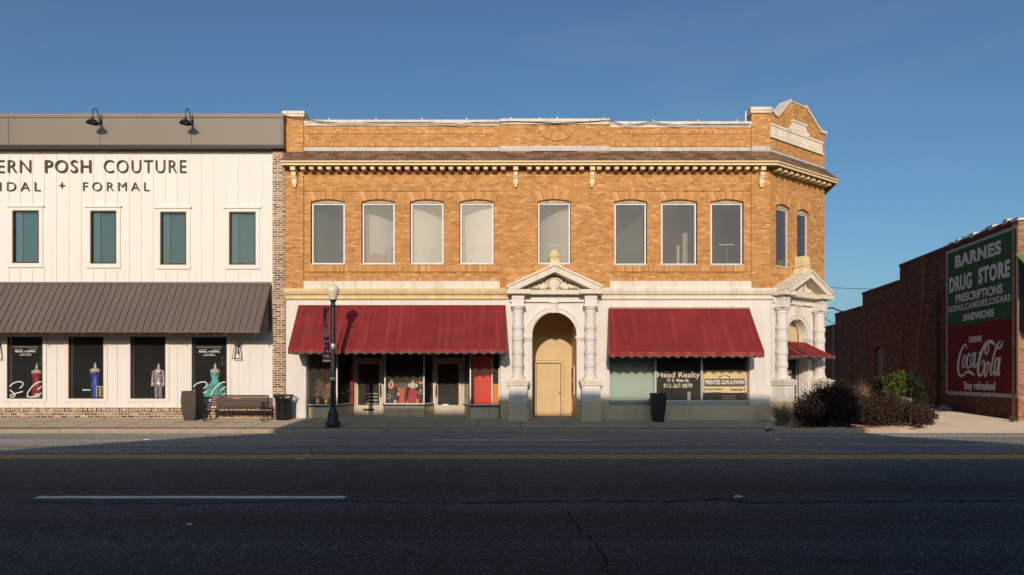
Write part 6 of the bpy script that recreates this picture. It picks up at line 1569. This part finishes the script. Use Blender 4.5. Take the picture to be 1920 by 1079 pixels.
# weeds along the drug store parapet
for i, px in enumerate((1777, 1805, 1848)):
    rg = random.Random(i); mb = MB(TB); x0 = bx_(px)
    for k in range(60):
        p = Vector((x0 + rg.gauss(0, .22), .1 + rg.uniform(-.1, .1), zt1 + .05 + rg.random() * .16)); d = Vector((rg.gauss(0, 1), rg.gauss(0, 1), rg.gauss(.5, 1))).normalized() * .07; e = d.cross(Vector((.3, 1, .2))).normalized() * .02
        mb.face([tuple(p - d), tuple(p + e), tuple(p + d), tuple(p - e)])
    tag(mb.build('parapet_weed', leafmat('weed_leaf', (.08, .09, .03), (.14, .12, .05))), ['small weed tuft growing on the parapet above the left edge of the advertisement', 'small weed tuft growing on the parapet above the word BARNES', 'small weed tuft growing on the parapet near the street corner'][i], 'weed', 'weeds on the drug store parapet')
# utility cabinet, tarp, boulder
y = 1.0; mb = MB(); x = X(1697, y); mb.prism([(x - .3, .15), (x + .3, .15), (x + .27, Z(747, y)), (x - .22, Z(742, y)), (x - .3, Z(744, y))], y, y + .35); mb.box(x - .22, x + .2, y - .012, y, .3, Z(752, y)); tag(mb.build('utility_cabinet', mat('grey_green_cabinet', (.16, .15, .12), .6, .1, 4)), 'grey utility cabinet half hidden behind the low purple shrub', 'cabinet')
rg = random.Random(6); mb = MB(); x0, y0 = X(1788, 6.2), 6.2; n = 22; H = {}
for i in range(n + 1):
    for j in range(13):
        u, v = i / n, j / 12; e = math.sin(math.pi * u) ** .7 * math.sin(math.pi * v) ** .7
        H[i, j] = (x0 + (u - .5) * 1.5 + rg.gauss(0, .02), y0 + (v - .5) * .9, apron_z(x0, y0) + .005 + e * (.14 + rg.random() * .14 + .30 * math.exp(-((u - .16) / .08) ** 2) + .08 * math.sin(u * 23)))
for i in range(n):
    for j in range(12): mb.face([H[i, j], H[i + 1, j], H[i + 1, j + 1], H[i, j + 1]])
tag(mb.build('tarpaulin', mat('black_plastic_sheet', (.03, .032, .035), .35, .3, 6, spec=.6)), 'crumpled black plastic sheet lying against the foot of the brick wall', 'tarpaulin')
mb = MB(); mb.ball((X(1440, -1.9), -1.9, .16), .17, 14, 9, sx=1.3, sz=.8); tag(mb.build('boulder', mat('grey_boulder', (.38, .34, .29), .9, .2, 5, bump=.6, bscale=12), None, True), 'rounded grey stone at the left tip of the planting bed', 'stone')
# road studs and litter
def stud(px, py, m, label, grp, w=.10):
    x, y = rp(px, py); z = road_z(y); mb = MB(); w2 = w * .5; mb._rings([[(x + a * w, y + b * w2, z + c) for a, b in ((-1, -1), (1, -1), (1, 1), (-1, 1))] for c in (0,)] + [[(x + a * w * .6, y + b * w2 * .6, z + .018) for a, b in ((-1, -1), (1, -1), (1, 1), (-1, 1))]]); tag(mb.build('road_stud', m), label, 'road stud', grp)
YS = mat('yellow_stud', (.62, .38, .08), .5); WS = mat('white_stud', (.75, .72, .70), .5)
stud(561, 861, YS, 'yellow reflector on the near side of the double yellow line', 'yellow road studs', .08); stud(574, 854, YS, 'yellow reflector on the far side of the double yellow line', 'yellow road studs', .08)
stud(1385, 932, WS, 'white reflector on the dark road near the long crack', 'white road studs', .065); stud(355, 984.5, WS, 'small pale scrap on the road below the near white dash', 'white road studs', .035); stud(1457, 825.5, WS, 'small white reflector on the far lane in front of the corner', 'white road studs', .075); stud(275, 825, WS, 'pale reflector on the far lane before the white shop', 'white road studs', .08)
mb = MB(); x, y = X(1752, 4.5), 4.5; mb.lathe(x, y, [(.001, apron_z(x, y)), (.2, apron_z(x, y) + .01), (.15, apron_z(x, y) + .06), (.001, apron_z(x, y) + .09)], 9); tag(mb.build('plastic_scrap', 'wframe'), 'flat white scrap on the concrete left of the black plastic sheet', 'litter')
